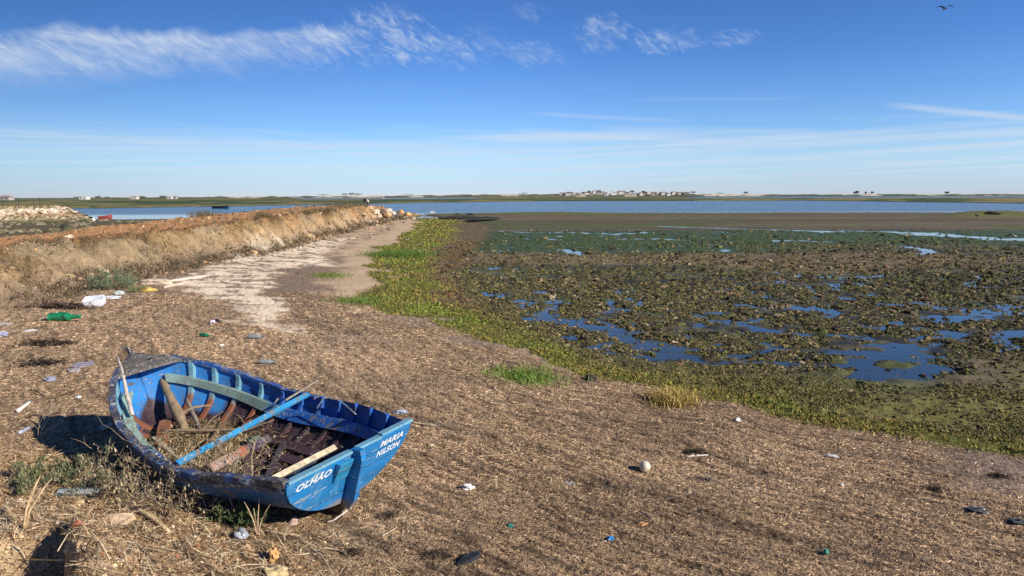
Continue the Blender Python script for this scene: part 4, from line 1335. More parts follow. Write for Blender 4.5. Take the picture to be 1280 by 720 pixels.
b = twig_bush('low_green_bush', hit(60, 602), .6, .12, 26, 13, DRY, GRN, 2600, .003)
tag(b, 'low olive green bush at the left edge, beside the upright broken stalk', 'bush')
b = twig_bush('low_green_bush', hit(305, 658), .22, .14, 14, 17, DRY, [(.05, .09, .03), (.08, .12, .04)], 900, .003)
tag(b, 'small dark green bush in the shade under the near side of the hull', 'bush')
b = twig_bush('green_bush', hit(140, 362), .9, .42, 40, 21, [(.25, .22, .15), (.18, .2, .11)], [(.12, .18, .09), (.19, .26, .14), (.08, .12, .06), (.26, .31, .19)], 5200, .006)
tag(b, 'grey green bush growing at the foot of the earth bank near the white litter', 'bush')
b = twig_bush('green_bush', hit(172, 364), .4, .16, 14, 23, [(.25, .22, .15)], [(.15, .20, .07), (.22, .26, .10)], 900, .005)
tag(b, 'small low green bush just right of the grey green bush on the bank', 'bush')
b = twig_bush('dead_branch', hit(46, 545), .15, .30, 7, 31, [(.50, .42, .28), (.38, .31, .2)], None, 0, .005, (.3, 0), 2)
tag(b, 'bare branching yellowish twigs standing at the left end of the bow shadow', 'dead branch')
b = twig_bush('dead_branch', hit(125, 585), .15, .26, 6, 37, [(.45, .30, .2), (.55, .42, .3)], None, 0, .004, (.2, 0), 2)
tag(b, 'bare reddish twigs on the edge of the shadow just below the bow', 'dead branch')
def stalks(name, base_px, offs, h, col, label, r=.006, cat='dead stalk'):
    p = hit(*base_px); mb = MB()
    for dx, dy, k in offs:
        pts = [Vector((0, 0, -.03)), Vector((dx*.25, dy*.25, h*k*.4)), Vector((dx*.7, dy*.7, h*k*.8)), Vector((dx, dy, h*k))]
        mb.tube(pts, [r, r*.85, r*.6, r*.3], 5, col)
    o = mb.build(name, M_wood); o.location = p
    return tag(o, label, cat)
stalks('dead_stalk', (322, 668), ((-.09, .02, .9), (.02, .02, 1), (.10, 0, .85), (-.03, .03, .7)), .27, (.48, .34, .22), 'brown dried stalks standing against the port side near the stern')
stalks('dead_stalk', (296, 655), ((-.08, .02, 1), (.05, .03, .5)), .30, (.42, .28, .2), 'lone thin curved stalk left of the fan of stalks beside the hull')
stalks('broken_stalk', (28, 662), ((.08, .1, 1), (.16, .10, .96)), .34, (.50, .36, .2), 'forked upright broken stalk on the mound at the left edge', .012)
# grass tuft by the shore
def tuft(name, px, py, h, nb, cols, label, spread=.12, cat='grass tuft'):
    p = hit(px, py); P = np.array(tuple(p))+np.stack([RNG.normal(0, spread, nb), RNG.normal(0, spread, nb), np.zeros(nb)-.01], -1)
    P = P-np.array(tuple(p))
    o = strands(name, P, nb, RNG.uniform(.5, 1, nb)*h, RNG.uniform(.006, .012, nb), pal(cols, nb), M_leaf, upright=True, curl=.35)
    o.location = p
    return tag(o, label, cat)
tuft('grass_tuft', 840, 503, .24, 900, [(.50, .36, .10), (.42, .30, .09), (.30, .24, .06), (.55, .42, .16)], 'golden dry grass tuft standing out on the beach edge of the green strip', .15)
tuft('grass_tuft', 649, 473, .12, 1800, [(.16, .26, .035), (.12, .20, .03), (.2, .28, .05)], 'bright green tuft patch apart from the strip, on bare beach', .33)
tuft('grass_tuft', 410, 345, .16, 1000, [(.16, .24, .04), (.12, .18, .03), (.22, .22, .05)], 'isolated green tuft on pale sand between bank and marsh', .38)
tuft('grass_tuft', 443, 377, .14, 1200, [(.13, .21, .04), (.18, .24, .04)], 'green tuft at the beach end of the wide green patch', .36)
tuft('grass_tuft', 495, 320, .42, 2600, [(.10, .19, .03), (.14, .24, .04), (.07, .12, .02)], 'thick darker green tuft left of the green strip on the sand', .9)
#tuft('dry_tuft', 690, 293-5, .2, 300, [(.12, .13, .04)], 'small dark olive tuft on the far green flat', .5)
for i, (px, py, s) in enumerate(((402, 261, 1.0), (430, 257, 1.3), (447, 256, .9), (330, 270, .7), (255, 268, .8), (385, 266, .6))):
    b = tuft('scrub_bush', px, py+2, .5*s+.15, 420, [(.16, .13, .06), (.10, .10, .04), (.22, .17, .08)], '', .5*s, 'bush')
    b['label'] = ['dry scrub bush on the bank crest, third from the pair of standing people', 'largest dark scrub bush on the bank crest near its far end', 'dry scrub bush on the bank crest right beside the two people',
                  'small scrub bush on the far edge of the orange track, mid bank', 'leftmost small scrub bush along the far edge of the orange track', 'small low scrub bush at the bank edge left of the larger ones'][i]

# ------------------------------------------------------------------ rocks at the end of the bank
def rock(px, py, s, col, label, group=None, asp=(1, .8, .65), name='rock', lift=.0):
    p = hit(px, py) if not isinstance(px, Vector) else px
    bm = bmesh.new(); bmesh.ops.create_icosphere(bm, subdivisions=2, radius=1)
    rnd = random.Random(int(px*31+py)); ph = [rnd.uniform(0, 6) for _ in range(6)]
    for v in bm.verts:
        c = v.co; k = 1+.16*math.sin(c.x*3+ph[0])+.14*math.sin(c.y*4+ph[1])+.12*math.sin(c.z*5+ph[2])+rnd.uniform(-.07, .07)
        v.co = Vector((c.x*asp[0]*k, c.y*asp[1]*k, max(c.z*asp[2]*k, -.35)))*s
    me_ = bpy.data.meshes.new(name); bm.to_mesh(me_); bm.free()
    ca = me_.color_attributes.new('Col', 'FLOAT_COLOR', 'POINT')
    for i in range(len(me_.vertices)): ca.data[i].color = (*col, 1)
    o = link(name, me_, M_rock); o.location = (p.x, p.y, p.z+s*.15+lift); o.rotation_euler = (0, 0, rnd.uniform(0, 6))
    return tag(o, label, 'rock', group)
RG = 'boulders tipped over the seaward end of the bank'
rl = [(462, 263, .7, (.55, .36, .2)), (470, 266, .6, (.6, .5, .38)), (478, 266, .7, (.14, .11, .09)), (483, 270, .8, (.62, .42, .22)), (490, 268, .7, (.5, .47, .43)), (497, 271, .6, (.12, .1, .09)),
      (486, 264, .55, (.6, .55, .48)), (501, 267, .9, (.64, .38, .15)), (509, 270, .8, (.66, .42, .18)), (474, 271, .45, (.55, .46, .36)), (466, 272, .5, (.5, .33, .2)), (505, 274, .4, (.6, .52, .42)), (494, 276, .35, (.15, .12, .1)), (517, 274, .4, (.6, .5, .38)), (455, 269, .4, (.55, .4, .26)), (480, 277, .35, (.2, .16, .12))]
for i, (px, py, s, c) in enumerate(rl):
    tone = 'dark' if c[0] < .25 else ('orange' if c[0]/c[2] > 2.4 else 'pale')
    lb = f'{tone} boulder in the heap ending the earth bank'
    if (px, py) == (501, 267): lb = 'biggest orange boulder at the right of the heap ending the bank'
    rock(px, py, s*.75, c, lb, RG)
o = rock(489, 263, .9, (.55, .62, .70), 'long flat pale bluish slab on top of the boulder heap', None, (2.0, .8, .3), name='stone_slab')
# stones near
rock(366, 655, .055, (.50, .36, .31), 'pinkish rounded stone on the ground under the port corner of the transom', None, (1, .9, .7), name='stone')
rock(196, 355, .34, (.62, .50, .38), 'pale flat rock at the foot of the bank right of the green bush', None, (1.2, .6, .3))
rock(188, 364, .16, (.60, .40, .12), 'small yellow ochre rock beside the pale flat rock', None, (1.2, .8, .5))
rock(146, 655, .10, (.58, .43, .28), 'smooth buff stone half buried on the mound at lower left', None, (1.1, .9, .5), name='stone')
rock(738, 475, .10, (.10, .08, .07), 'dark low rock at the edge of the green strip', None, (1.3, .8, .6))
rock(98, 661, .05, (.45, .15, .07), 'small brick red stone on the edge of the dark patch of shade', None, name='stone')

# ------------------------------------------------------------------ litter things
M_glassg, gg, p = newmat('green_glass')
p.inputs['Base Color'].default_value = (.03, .30, .12, 1); p.inputs['Roughness'].default_value = .12; p.inputs['Transmission Weight'].default_value = .35
gg.put(p.inputs['Base Color'], gg.mix(gg.noise(objco(gg), 25, 4, .6), (.01, .26, .11), (.04, .36, .18)))
M_glassc, gg, p = newmat('clear_glass')
gg.put(p.inputs['Base Color'], gg.mix(gg.noise(objco(gg), 25, 4, .6), (.55, .62, .62), (.35, .40, .42)))
p.inputs['Roughness'].default_value = .12; p.inputs['Transmission Weight'].default_value = .45
def place(root, px, py, lift=0.0, rz=0.0, rx=0.0, ry=0.0):
    root.location = hit(px, py, lift); root.rotation_euler = (rx, ry, rz); return root
def lying(yaw, tilt=0.0):
    return Matrix.Rotation(yaw, 3, 'Z') @ Matrix.Rotation(math.pi/2+tilt, 3, 'Y')
BOT = [(.0, 0), (.034, .0), (.037, .01), (.037, .14), (.034, .165), (.018, .20), (.014, .215), (.014, .245), (.016, .246), (.016, .256), (0, .256)]
def bottle(px, py, yaw, sc, mat, label, cap=None, crush=1.0, belly=True, lab=None):
    root = empty('bottle'); mb = MB()
    R = lying(yaw) @ Matrix.Diagonal((crush, 1, 1))
    pf = []
    for (a, b), (a2, b2) in zip(BOT[:-1], BOT[1:]):
        for q_ in range(3): pf.append(((a+(a2-a)*q_/3)*sc, (b+(b2-b)*q_/3)*sc))
    pf.append((BOT[-1][0]*sc, BOT[-1][1]*sc))
    mb.lathe(pf, 14, R, (0, 0, .034*sc*crush), None, .30 if sc > 2 else .04)
    mb.build('glass_body', mat, root, smooth=True)
    if cap:
        mb = MB(); mb.lathe([(.0, .236*sc), (.018*sc, .236*sc), (.018*sc, .262*sc), (0, .262*sc)], 12, R, (0, 0, .034*sc*crush), cap); mb.build('cap', M_plastic, root)
    if lab:
        mb = MB(); mb.lathe([(.0378*sc, .05*sc), (.0378*sc, .11*sc)], 14, R, (0, 0, .034*sc*crush), lab); mb.build('paper_label', M_plastic, root)
    place(root, px, py)
    tag(root, label, 'bottle'); return root
bottle(62, 401, .05, 2.4, M_glassg, 'large crumpled green plastic bottle lying at the foot of the bank', None, .9)
bottle(251, 421, -.5, 1.0, M_glassg, 'small green glass bottle lying on the beach beyond the boat', None)
bottle(311, 423, -.12, 1.15, M_glassc, 'clear glass bottle lying on the beach right of the green bottle', (.2, .22, .25))
bottle(325, 455, -.1, 1.0, M_glassc, 'clear bottle lying just beyond the far gunwale of the boat', None)

def crumple(name, px, py, s, col, label, cat, seed, mat=None, flat=.6, sub=3, lift=0, asp=1.0, amp=.28):
    bm = bmesh.new(); bmesh.ops.create_icosphere(bm, subdivisions=sub, radius=1); rnd = random.Random(seed)
    ph = [rnd.uniform(0, 6) for _ in range(9)]
    for v in bm.verts:
        c = v.co.copy()
        k = 1+amp*math.sin(c.x*4+ph[0])*math.sin(c.y*5+ph[1])+amp*.6*math.sin(c.z*7+ph[2]+c.x*3)+rnd.uniform(-.10, .10)
        v.co = Vector((c.x*k*asp, c.y*k, max(c.z*k*flat, -.2)))*s
    me_ = bpy.data.meshes.new(name); bm.to_mesh(me_); bm.free()
    ca = me_.color_attributes.new('Col', 'FLOAT_COLOR', 'POINT')
    for i in range(len(me_.vertices)): ca.data[i].color = (*col, 1)
    o = link(name, me_, mat or M_plastic); o.location = hit(px, py, s*flat*.5+lift); o.rotation_euler = (0, 0, rnd.uniform(-.4, .4))
    return tag(o, label, cat)
# open white polystyrene box / crate
root = empty('white_box'); mb = MB()
R = Matrix.Rotation(.12, 3, 'X')
mb.box((0, 0, .02), (.40, .28, .03), R, (.74, .76, .84)); mb.box((-.19, 0, .11), (.025, .28, .17), R, (.76, .78, .86)); mb.box((.19, 0, .10), (.025, .28, .14), R, (.76, .78, .86))
mb.box((0, -.13, .09), (.36, .025, .13), R, (.78, .80, .86)); mb.box((0, .13, .12), (.36, .025, .17), R, (.70, .73, .82))
mb.build('box_shell', M_plastic, root, bevel=.01)
mb = MB(); mb.box((.03, .02, .06), (.22, .16, .05), R, (.16, .17, .22)); mb.build('dark_infill', M_plastic, root)  # dark slab set inside the box
place(root, 119, 382, 0, .25, .1, -.08); tag(root, 'broken white plastic box lying open at the foot of the bank beside the green bush', 'box')
crumple('plastic_sheet', 137, 374, .13, (.72, .74, .76), 'crumpled white plastic sheet just right of the open white box', 'plastic', 3, asp=1.6, flat=.35)
crumple('plastic_film', 149, 367, .10, (.60, .68, .64), 'torn greenish translucent plastic film under the bush', 'plastic', 4, asp=1.1, flat=.5)
crumple('paper_scrap', 38, 414, .075, (.66, .63, .58), 'flat white paper scrap below the large green bottle', 'paper', 5, asp=1.5, flat=.3)
crumple('paper_scrap', 5, 406, .09, (.52, .48, .42), 'torn whitish paper strip at the left picture edge on the bank', 'paper', 6, asp=1.7, flat=.3)
crumple('plastic_bag', 104, 457, .10, (.26, .24, .30), 'crumpled lilac grey plastic bag on the sand beyond the bow', 'plastic bag', 7, flat=.4, asp=1.4)
crumple('plastic_bag', 92, 464, .07, (.36, .34, .35), 'pale grey crushed plastic bag beside the lilac one', 'plastic bag', 8, flat=.4, asp=1.3)
crumple('plastic_bag', 62, 476, .07, (.28, .29, .38), 'small bluish grey bag nearest the left edge beyond the bow', 'plastic bag', 9, flat=.5)
crumple('plastic_bag', 2, 421, .10, (.36, .38, .50), 'bluish plastic bag cut off by the left edge of the picture', 'plastic bag', 10, flat=.6)
crumple('can', 266, 405, .055, (.62, .56, .66), 'crushed white and black can on the beach above the small green bottle', 'can', 11, flat=.9)
crumple('black_bag', 271, 402, .06, (.02, .022, .03), 'small black crumpled bag touching the crushed can', 'plastic bag', 12, flat=.8)
crumple('paper_scrap', 277, 433, .04, (.8, .74, .66), 'tiny white paper scrap beyond the far side of the boat', 'paper', 13, flat=.5)
crumple('paper_scrap', 585, 611, .036, (.80, .78, .75), 'crumpled white paper ball alone on the litter right of the boat', 'paper', 14, flat=.8, asp=1.3)
crumple('plastic_wrapper', 448+53, 516, .05, (.35, .38, .48), 'bluish wrapper lying against the far gunwale near the stern', 'wrapper', 15, flat=.5, asp=1.6)
crumple('plastic_wrapper', 98, 498, .03, (.82, .80, .76), 'tiny white wrapper above the bow shadow', 'wrapper', 16, flat=.6)
crumple('plastic_wrapper', 302, 674, .042, (.30, .32, .36), 'grey white crumpled wrapper beside the lone stalk at the port side', 'wrapper', 17, flat=1.2)
crumple('paper_scrap', 539, 557, .025, (.66, .62, .42), 'small yellowish scrap right of the transom corner', 'paper', 18, flat=.5)
crumple('blue_scrap', 763, 674, .022, (.03, .20, .48), 'tiny bright blue plastic scrap on the litter in the lower centre', 'plastic', 19, flat=.8, asp=1.2)
crumple('green_scrap', 638, 658, .022, (.02, .22, .16), 'tiny green plastic scrap left of the blue scrap', 'plastic', 20, flat=.7)
crumple('orange_peel', 803, 655, .026, (.45, .24, .10), 'orange brown splinter heap beside the dark stick', 'debris', 21, flat=.5, asp=1.5)
crumple('dark_rag', 1222, 641, .045, (.06, .062, .06), 'dark crumpled rag with a pale piece on top at the lower right', 'rag', 22, flat=.6, asp=1.7)
crumple('shell', 1216+1, 638, .02, (.42, .46, .42), 'pale shell fragment on top of the dark rag', 'shell', 23, lift=.02, flat=.6, asp=1.4)
crumple('dark_rag', 1276, 655, .045, (.08, .08, .08), 'dark rag partly cut off at the right picture edge', 'rag', 24, flat=.4, asp=1.7)
crumple('shell', 1052, 606, .02, (.72, .66, .58), 'small whitish shell on the right part of the beach', 'shell', 31, flat=.6)
crumple('shell', 922, 527, .035, (.75, .72, .70), 'white shell at the beach edge of the green strip', 'shell', 32, flat=.8)
crumple('plastic_scrap', 1040, 571, .04, (.56, .54, .52), 'translucent pale plastic scrap on the right of the beach', 'plastic', 33, flat=.35, asp=1.5)
crumple('plastic_scrap', 712, 596+8, .035, (.32, .30, .27), 'dull grey plastic scrap pressed into the litter left of the ball', 'plastic', 34, flat=.3, asp=1.5)
crumple('leaf', 343, 700, .05, (.55, .33, .13), 'curled orange brown dry leaf at the bottom of the mound', 'leaf', 35, M_litter, flat=1.2, asp=.6)
crumple('leaf', 345, 718, .055, (.58, .46, .25), 'curled yellowish dry leaf at the very bottom below the orange one', 'leaf', 36, M_litter, flat=.6, asp=1.3)
def wrack(px, py, s, cols, label, n=260, asp=1.4):
    p = hit(px, py); q = RNG.normal(0, 1, (n, 3)); P = np.stack([q[:, 0]*s*.55*asp, q[:, 1]*s*.5, np.abs(q[:, 2])*s*.22], -1)
    o = strands('dark_wrack', P, n, RNG.uniform(.35, 1.0, n)*s, RNG.uniform(.05, .12, n)*s, pal(cols, n, None, .25), M_litter, pitch=.5, curl=.5)
    o.location = p; return tag(o, label, 'wrack')
DK = [(.03, .018, .014), (.06, .04, .03), (.10, .08, .06)]
wrack(1249, 596, .06, DK, 'small dark brown wrack clump near the right edge of the beach')
wrack(867, 566, .075, [(.02, .02, .015), (.05, .05, .03)], 'black clump of wrack right behind the short white stick')
wrack(877, 599, .06, [(.12, .10, .10), (.07, .06, .06), (.2, .17, .15)], 'greyish clump of wrack below the short white stick')
wrack(483, 646, .06, DK, 'small dark brown clump of wrack right of the keel')
wrack(440, 693, .055, DK, 'dark clump of wrack on the litter below the stern')
wrack(545, 695, .07, DK+[(.2, .15, .1)], 'loose dark wrack clump left of the black shoe sole')
wrack(1170, 612, .06, DK, 'dark wrack streak left of the crumpled rag at lower right')
wrack(76, 385, .26, DK, 'dark wrack clump just above the large green bottle', 400, 2.2)
wrack(60, 430, .18, DK, 'dark twiggy wrack clump below the large green bottle', 400, 2.0)
wrack(52, 455, .17, DK, 'blackish wrack heap near the left edge beyond the bow', 400, 1.6)
# green bottle cap piece lower right
root = empty('screw_lid'); mb = MB(); mb.lathe([(0, 0), (.020, 0), (.021, .003), (.021, .02), (.018, .023), (0, .023)], 16, None, (0, 0, 0), (.015, .16, .10)); mb.build('cap_body', M_plastic, root)
mb = MB(); mb.lathe([(.0212, .001), (.0225, .002), (.0225, .005), (.0212, .006)], 16, None, (0, 0, 0), (.45, .62, .52)); mb.build('tear_ring', M_plastic, root)
place(root, 1031, 693, .015, .4, 1.1, .3); tag(root, 'small dark green bottle cap on the litter at lower right', 'bottle cap')
# the pale ball / float
root = empty('float_ball'); mb = MB()
prof = [(0, -.052)] + [(.052*math.cos(t)*(1-.06*math.sin(3*t)), .052*math.sin(t)) for t in np.linspace(-1.4, 1.4, 11)] + [(0, .051)]
mb.lathe(prof, 16, Matrix.Rotation(.5, 3, 'X'), (0, 0, 0), (.66, .60, .47), .03); mb.build('ball_body', M_plastic, root, smooth=True)
mb = MB(); mb.lathe([(.0535, -.008), (.055, -.003), (.055, .003), (.0535, .008)], 16, Matrix.Rotation(.35, 3, 'X'), (0, 0, -.02), (.30, .25, .16)); mb.build('seam', M_plastic, root)
place(root, 806, 589, .045); tag(root, 'dirty cream coloured ball lying alone on the beach right of centre', 'ball')
# shoe sole
root = empty('shoe_sole'); mb = MB()
N = 18; top_ = []; 
for i in range(N):
    t = 2*math.pi*i/N; yy = math.sin(t); xx = .10*math.cos(t); w = .032*(1+.25*math.cos(t)-.2*math.cos(2*t))
    top_.append((xx, yy*w))
vs = [(a, b, .018) for a, b in top_]+[(a, b, 0) for a, b in top_]
mb.add(vs, [tuple(range(N)), tuple(range(2*N-1, N-1, -1))]+[(i, i+N, (i+1) % N+N, (i+1) % N) for i in range(N)], (.045, .05, .055))
mb.build('sole', M_plastic, root, bevel=.003)
mb = MB()
for k in range(9): mb.box((-.075+k*.019, 0, .020), (.006, .042, .005), None, (.03, .034, .038))
mb.build('tread', M_plastic, root)
place(root, 586, 701, .015, .75, .15, -.1); tag(root, 'black ribbed shoe sole lying on the litter at bottom centre', 'shoe sole')
# comb-like grating on the mound
root = empty('plastic_grating'); mb = MB()
mb.box((0, -.03, 0), (.34, .014, .02), None, (.13, .16, .18)); mb.box((0, .03, 0), (.34, .014, .02), None, (.10, .14, .16)); mb.build('grating_frame', M_plastic, root, bevel=.003)
mb = MB()
for k in range(15): mb.box((-.15+k*.0214, 0, .002), (.008, .05, .012), None, (.40, .44, .46))
mb.build('bars', M_plastic, root)
place(root, 98, 620, .03, .02, .35); tag(root, 'grey plastic grating strip lying on the mound below the bow shadow', 'grating')
# sticks and poles on the ground
def gstick(name, a, b, rad, col, label, cat='stick', bend=.0, lift=.012, mat=None, n=6):
    A_, B_ = hit(*a, lift), hit(*b, lift)
    P = []
    for k in range(6):
        f = k/5; q = A_.lerp(B_, f); q.z = max(q.z, HZ(q.x, q.y)+lift) + bend*math.sin(f*math.pi)
        q.x += .15*bend*math.sin(f*5); P.append(q-A_)
    mb = MB(); mb.tube(P, [rad, rad, rad*.95, rad*.9, rad*.8, rad*.6], n, col); o = mb.build(name, mat or M_wood, smooth=True); o.location = A_
    return tag(o, label, cat)
gstick('white_stick', (858, 572), (885, 570), .008, (.78, .74, .70), 'short straight white stick lying in front of the black wrack')
gstick('pale_stick', (513, 529), (545, 533), .010, (.60, .50, .36), 'pale stick lying on the ground off the starboard corner of the transom')
gstick('thin_reed', (592, 573), (640, 569), .004, (.52, .40, .25), 'long thin pale reed lying on the beach right of the transom', 'reed')
gstick('thin_reed', (478, 672), (496, 661), .004, (.60, .49, .34), 'short pale reed right of the keel', 'reed')
gstick('dark_stick', (800, 641), (815, 651), .007, (.13, .11, .14), 'short dark violet stick in the lower middle of the beach')
gstick('dark_stick', (842, 643), (860, 650), .006, (.08, .05, .04), 'short black brown stick right of the dark violet stick')
gstick('bamboo_stick', (40, 709), (82, 709), .006, (.66, .48, .20), 'straight yellow bamboo stick at the lower left corner', lift=.05)
gstick('curved_twig', (14, 690), (42, 722), .004, (.55, .46, .34), 'curved pale twig in the patch of shade at the lower left corner', 'twig', .05, .03)
gstick('curved_twig', (390, 690), (418, 722), .005, (.55, .44, .30), 'curved pale twig on the litter below the port stern corner', 'twig', .03)
gstick('pale_root', (168, 640), (212, 668), .020, (.66, .50, .28), 'thick pale yellow root lying on the mound below the tangled bush', 'root', .02, .02)
gstick('white_bottle', (22, 516), (38, 504), .024, (.72, .68, .60), 'white plastic tube at the left tip of the bow shadow', 'plastic tube', 0, .02, M_plastic, 10)
gstick('grey_bottle', (24, 544), (38, 536), .020, (.42, .44, .50), 'grey plastic tube below the white tube by the bow shadow', 'plastic tube', 0, .02, M_plastic, 10)
gstick('dark_twig', (70, 500), (95, 490), .008, (.12, .06, .03), 'dark brown crooked twig beyond the bow shadow', 'twig', .02)
gstick('dark_twig', (38, 488), (60, 500), .007, (.13, .07, .05), 'dark twig at the left above the bow shadow', 'twig', .02)
gstick('grey_log', (122, 543), (140, 534), .035, (.25, .25, .22), 'short grey log in the shadow beside the bow', 'log', 0, .04)
gstick('driftwood_pole', (215, 352), (262, 345), .05, (.62, .52, .42), 'pale driftwood pole on the ground between bank and white sand', 'driftwood')
gstick('driftwood_pole', (205, 360), (240, 352), .04, (.58, .46, .36), 'second driftwood pole just in front of the paler one', 'driftwood')
driftwood('driftwood_branch', [(2.05, .30, .30), (1.8, .05, .26), (1.5, -.22, .24), (1.35, -.40, .30)], [.010, .014, .012, .006], (.20, .15, .10), 'crooked brown driftwood branch across the seaweed heap', branches=((1, (.3, .5, .3), .25, .008), (2, (-.4, .2, .4), .2, .006)))
driftwood('driftwood_branch', [(1.55, -.30, .22), (1.45, -.42, .36), (1.42, -.52, .46)], [.014, .012, .010], (.03, .10, .30), 'short blue painted stick leaning against the far inner side', 'driftwood', M_paint)
plank('dark_board', (.70, .38, .18), (1.50, -.25, .15), .045, .02, (.10, .05, .06), 'dark maroon narrow board on the bottom beside the orange red one', 'board', M_inner)
plank('dark_board', (.28, .46, .26), (.60, -.36, .17), .05, .02, (.03, .06, .12), 'blue black narrow board on the bottom next to the yellowish batten', 'board', M_inner)
plank('pale_lath', (1.95, .42, .30), (1.35, .52, .28), .03, .012, (.40, .33, .22), 'thin pale lath along the near inner side of the hull', 'lath', M_wood)
crumple('green_rag', 318, 586, .05, (.12, .18, .12), 'small grey green rag inside the boat near the port gunwale', 'rag', 51, lift=.25, flat=.6)
# rope hanging from the skeg
A_ = bw_((-.09, -.03, .02)); P = [bw_((-.03, -.02, .10))-A_]
gpt = hit(417, 653, .01)-A_
P += [P[0].lerp(gpt, .5)+Vector((.05, 0, -.02)), gpt, gpt+Vector((-.04, -.03, .0))]
mb = MB(); mb.tube(P, [.006, .006, .006, .005], 6, (.75, .70, .62)); o = mb.build('rope', M_litter, smooth=True); o.location = A_
tag(o, 'short white rope end hanging from the keel under the transom', 'rope')
# seaweed heap in the boat
nb = 7000
u_ = RNG.normal(0, 1, (nb, 2))
lx = 1.85+u_[:, 0]*.28; ly = .06+u_[:, 1]*.19; lz = .13+.10*np.exp(-(((lx-1.85)/.4)**2+((ly-.06)/.3)**2))*RNG.uniform(.2, 1, nb)+.06*np.abs(ly)**1.5
Bm = np.array(BR); Pw = np.stack([lx, ly, lz], -1) @ Bm.T
o = strands('seaweed_heap', Pw, nb, RNG.uniform(.03, .12, nb), RNG.uniform(.003, .008, nb), pal([(.34, .25, .13), (.22, .15, .08), (.12, .08, .04), (.45, .35, .2)], nb), M_litter, pitch=.4, curl=.25)
o.location = BP[:3]; tag(o, 'brown dry seaweed and straw heap lying in the bottom of the boat', 'seaweed', kind='stuff')
nb = 5200
lx = RNG.uniform(.2, 2.5, nb); ly = RNG.normal(.02, .25, nb); lz = .10+.22*np.abs(ly)**1.7+RNG.uniform(0, .02, nb)
Pw = np.stack([lx, ly, lz], -1) @ Bm.T
o = strands('bilge_litter', Pw, nb, RNG.uniform(.02, .08, nb), RNG.uniform(.003, .007, nb), pal([(.26, .18, .10), (.12, .08, .05), (.06, .045, .04)], nb), M_litter, pitch=.3, curl=.2)
o.location = BP[:3]; tag(o, 'loose dark straw scattered over the bottom boards of the boat', 'straw', kind='stuff')

# ------------------------------------------------------------------ people at the end of the bank
M_cloth = vcmat('cloth', .9, 20, .2, .2)
def person(px, py, h, top, leg, skin, label, yaw=0.0, bendf=0.0, scale=1.0):
    p = hit(px, py)
    J = {'pelvis': (0, 0, .52), 'chest': (0, .10*bendf, .74-.06*bendf), 'neck': (0, .16*bendf, .83-.08*bendf), 'head': (0, .20*bendf, .90-.08*bendf), 'crown': (0, .22*bendf, .965-.08*bendf),
         'hl': (-.055, 0, .50), 'kl': (-.065, .03, .28), 'al': (-.06, 0, .04), 'tl': (-.06, .08, .015), 'hr': (.055, 0, .50), 'kr': (.065, .05, .28), 'ar': (.075, -.02, .04), 'tr': (.075, .06, .015),
         'sl': (-.11, .12*bendf, .79-.07*bendf), 'el': (-.14, .10, .62), 'wl': (-.10, .18, .50), 'sr': (.11, .12*bendf, .79-.07*bendf), 'er': (.15, .06, .62), 'wr': (.14, .14, .49)}
    Ed = [('pelvis', 'chest'), ('chest', 'neck'), ('neck', 'head'), ('head', 'crown'), ('pelvis', 'hl'), ('hl', 'kl'), ('kl', 'al'), ('al', 'tl'), ('pelvis', 'hr'), ('hr', 'kr'), ('kr', 'ar'), ('ar', 'tr'),
          ('chest', 'sl'), ('sl', 'el'), ('el', 'wl'), ('chest', 'sr'), ('sr', 'er'), ('er', 'wr')]
    Rd = {'pelvis': .075, 'chest': .085, 'neck': .032, 'head': .055, 'crown': .045, 'hl': .055, 'kl': .036, 'al': .024, 'tl': .022, 'hr': .055, 'kr': .036, 'ar': .024, 'tr': .022, 'sl': .04, 'el': .027, 'wl': .02, 'sr': .04, 'er': .027, 'wr': .02}
    names = list(J); me_ = bpy.data.meshes.new('person'); me_.from_pydata([tuple(c*h for c in J[k]) for k in names], [(names.index(a), names.index(b)) for a, b in Ed], [])
    o = bpy.data.objects.new('person', me_); COL.objects.link(o)
    md = o.modifiers.new('skin', 'SKIN')
    for i, k in enumerate(names):
        sv = me_.skin_vertices[0].data[i]; sv.radius = (Rd[k]*h, Rd[k]*h); sv.use_root = (k == 'pelvis')
    sb = o.modifiers.new('sub', 'SUBSURF'); sb.levels = 1; sb.render_levels = 1
    dg = bpy.context.evaluated_depsgraph_get(); m2 = bpy.data.meshes.new_from_object(o.evaluated_get(dg)); bpy.data.objects.remove(o)
    ca = m2.color_attributes.new('Col', 'FLOAT_COLOR', 'POINT')
    for i, v in enumerate(m2.vertices):
        z = v.co.z/h
        c = skin if z > (.85-.08*bendf) else (top if z > .5 else leg)
        if abs(v.co.x)/h > .09 and z < .53: c = skin
        ca.data[i].color = (*c, 1)
    m2.materials.clear()
    o = link('person', m2, M_cloth); o.location = p; o.rotation_euler = (0, 0, yaw)
    return tag(o, label, 'person')
person(456, 258, 1.0, (.02, .02, .025), (.02, .02, .03), (.30, .18, .12), 'person in black clothing standing on the crest at the far end of the bank', .3)
person(460.5, 258, 1.02, (.75, .74, .76), (.03, .03, .04), (.25, .15, .10), 'person in a white top and dark trousers bending forward on the bank crest', 2.2, 1.0)

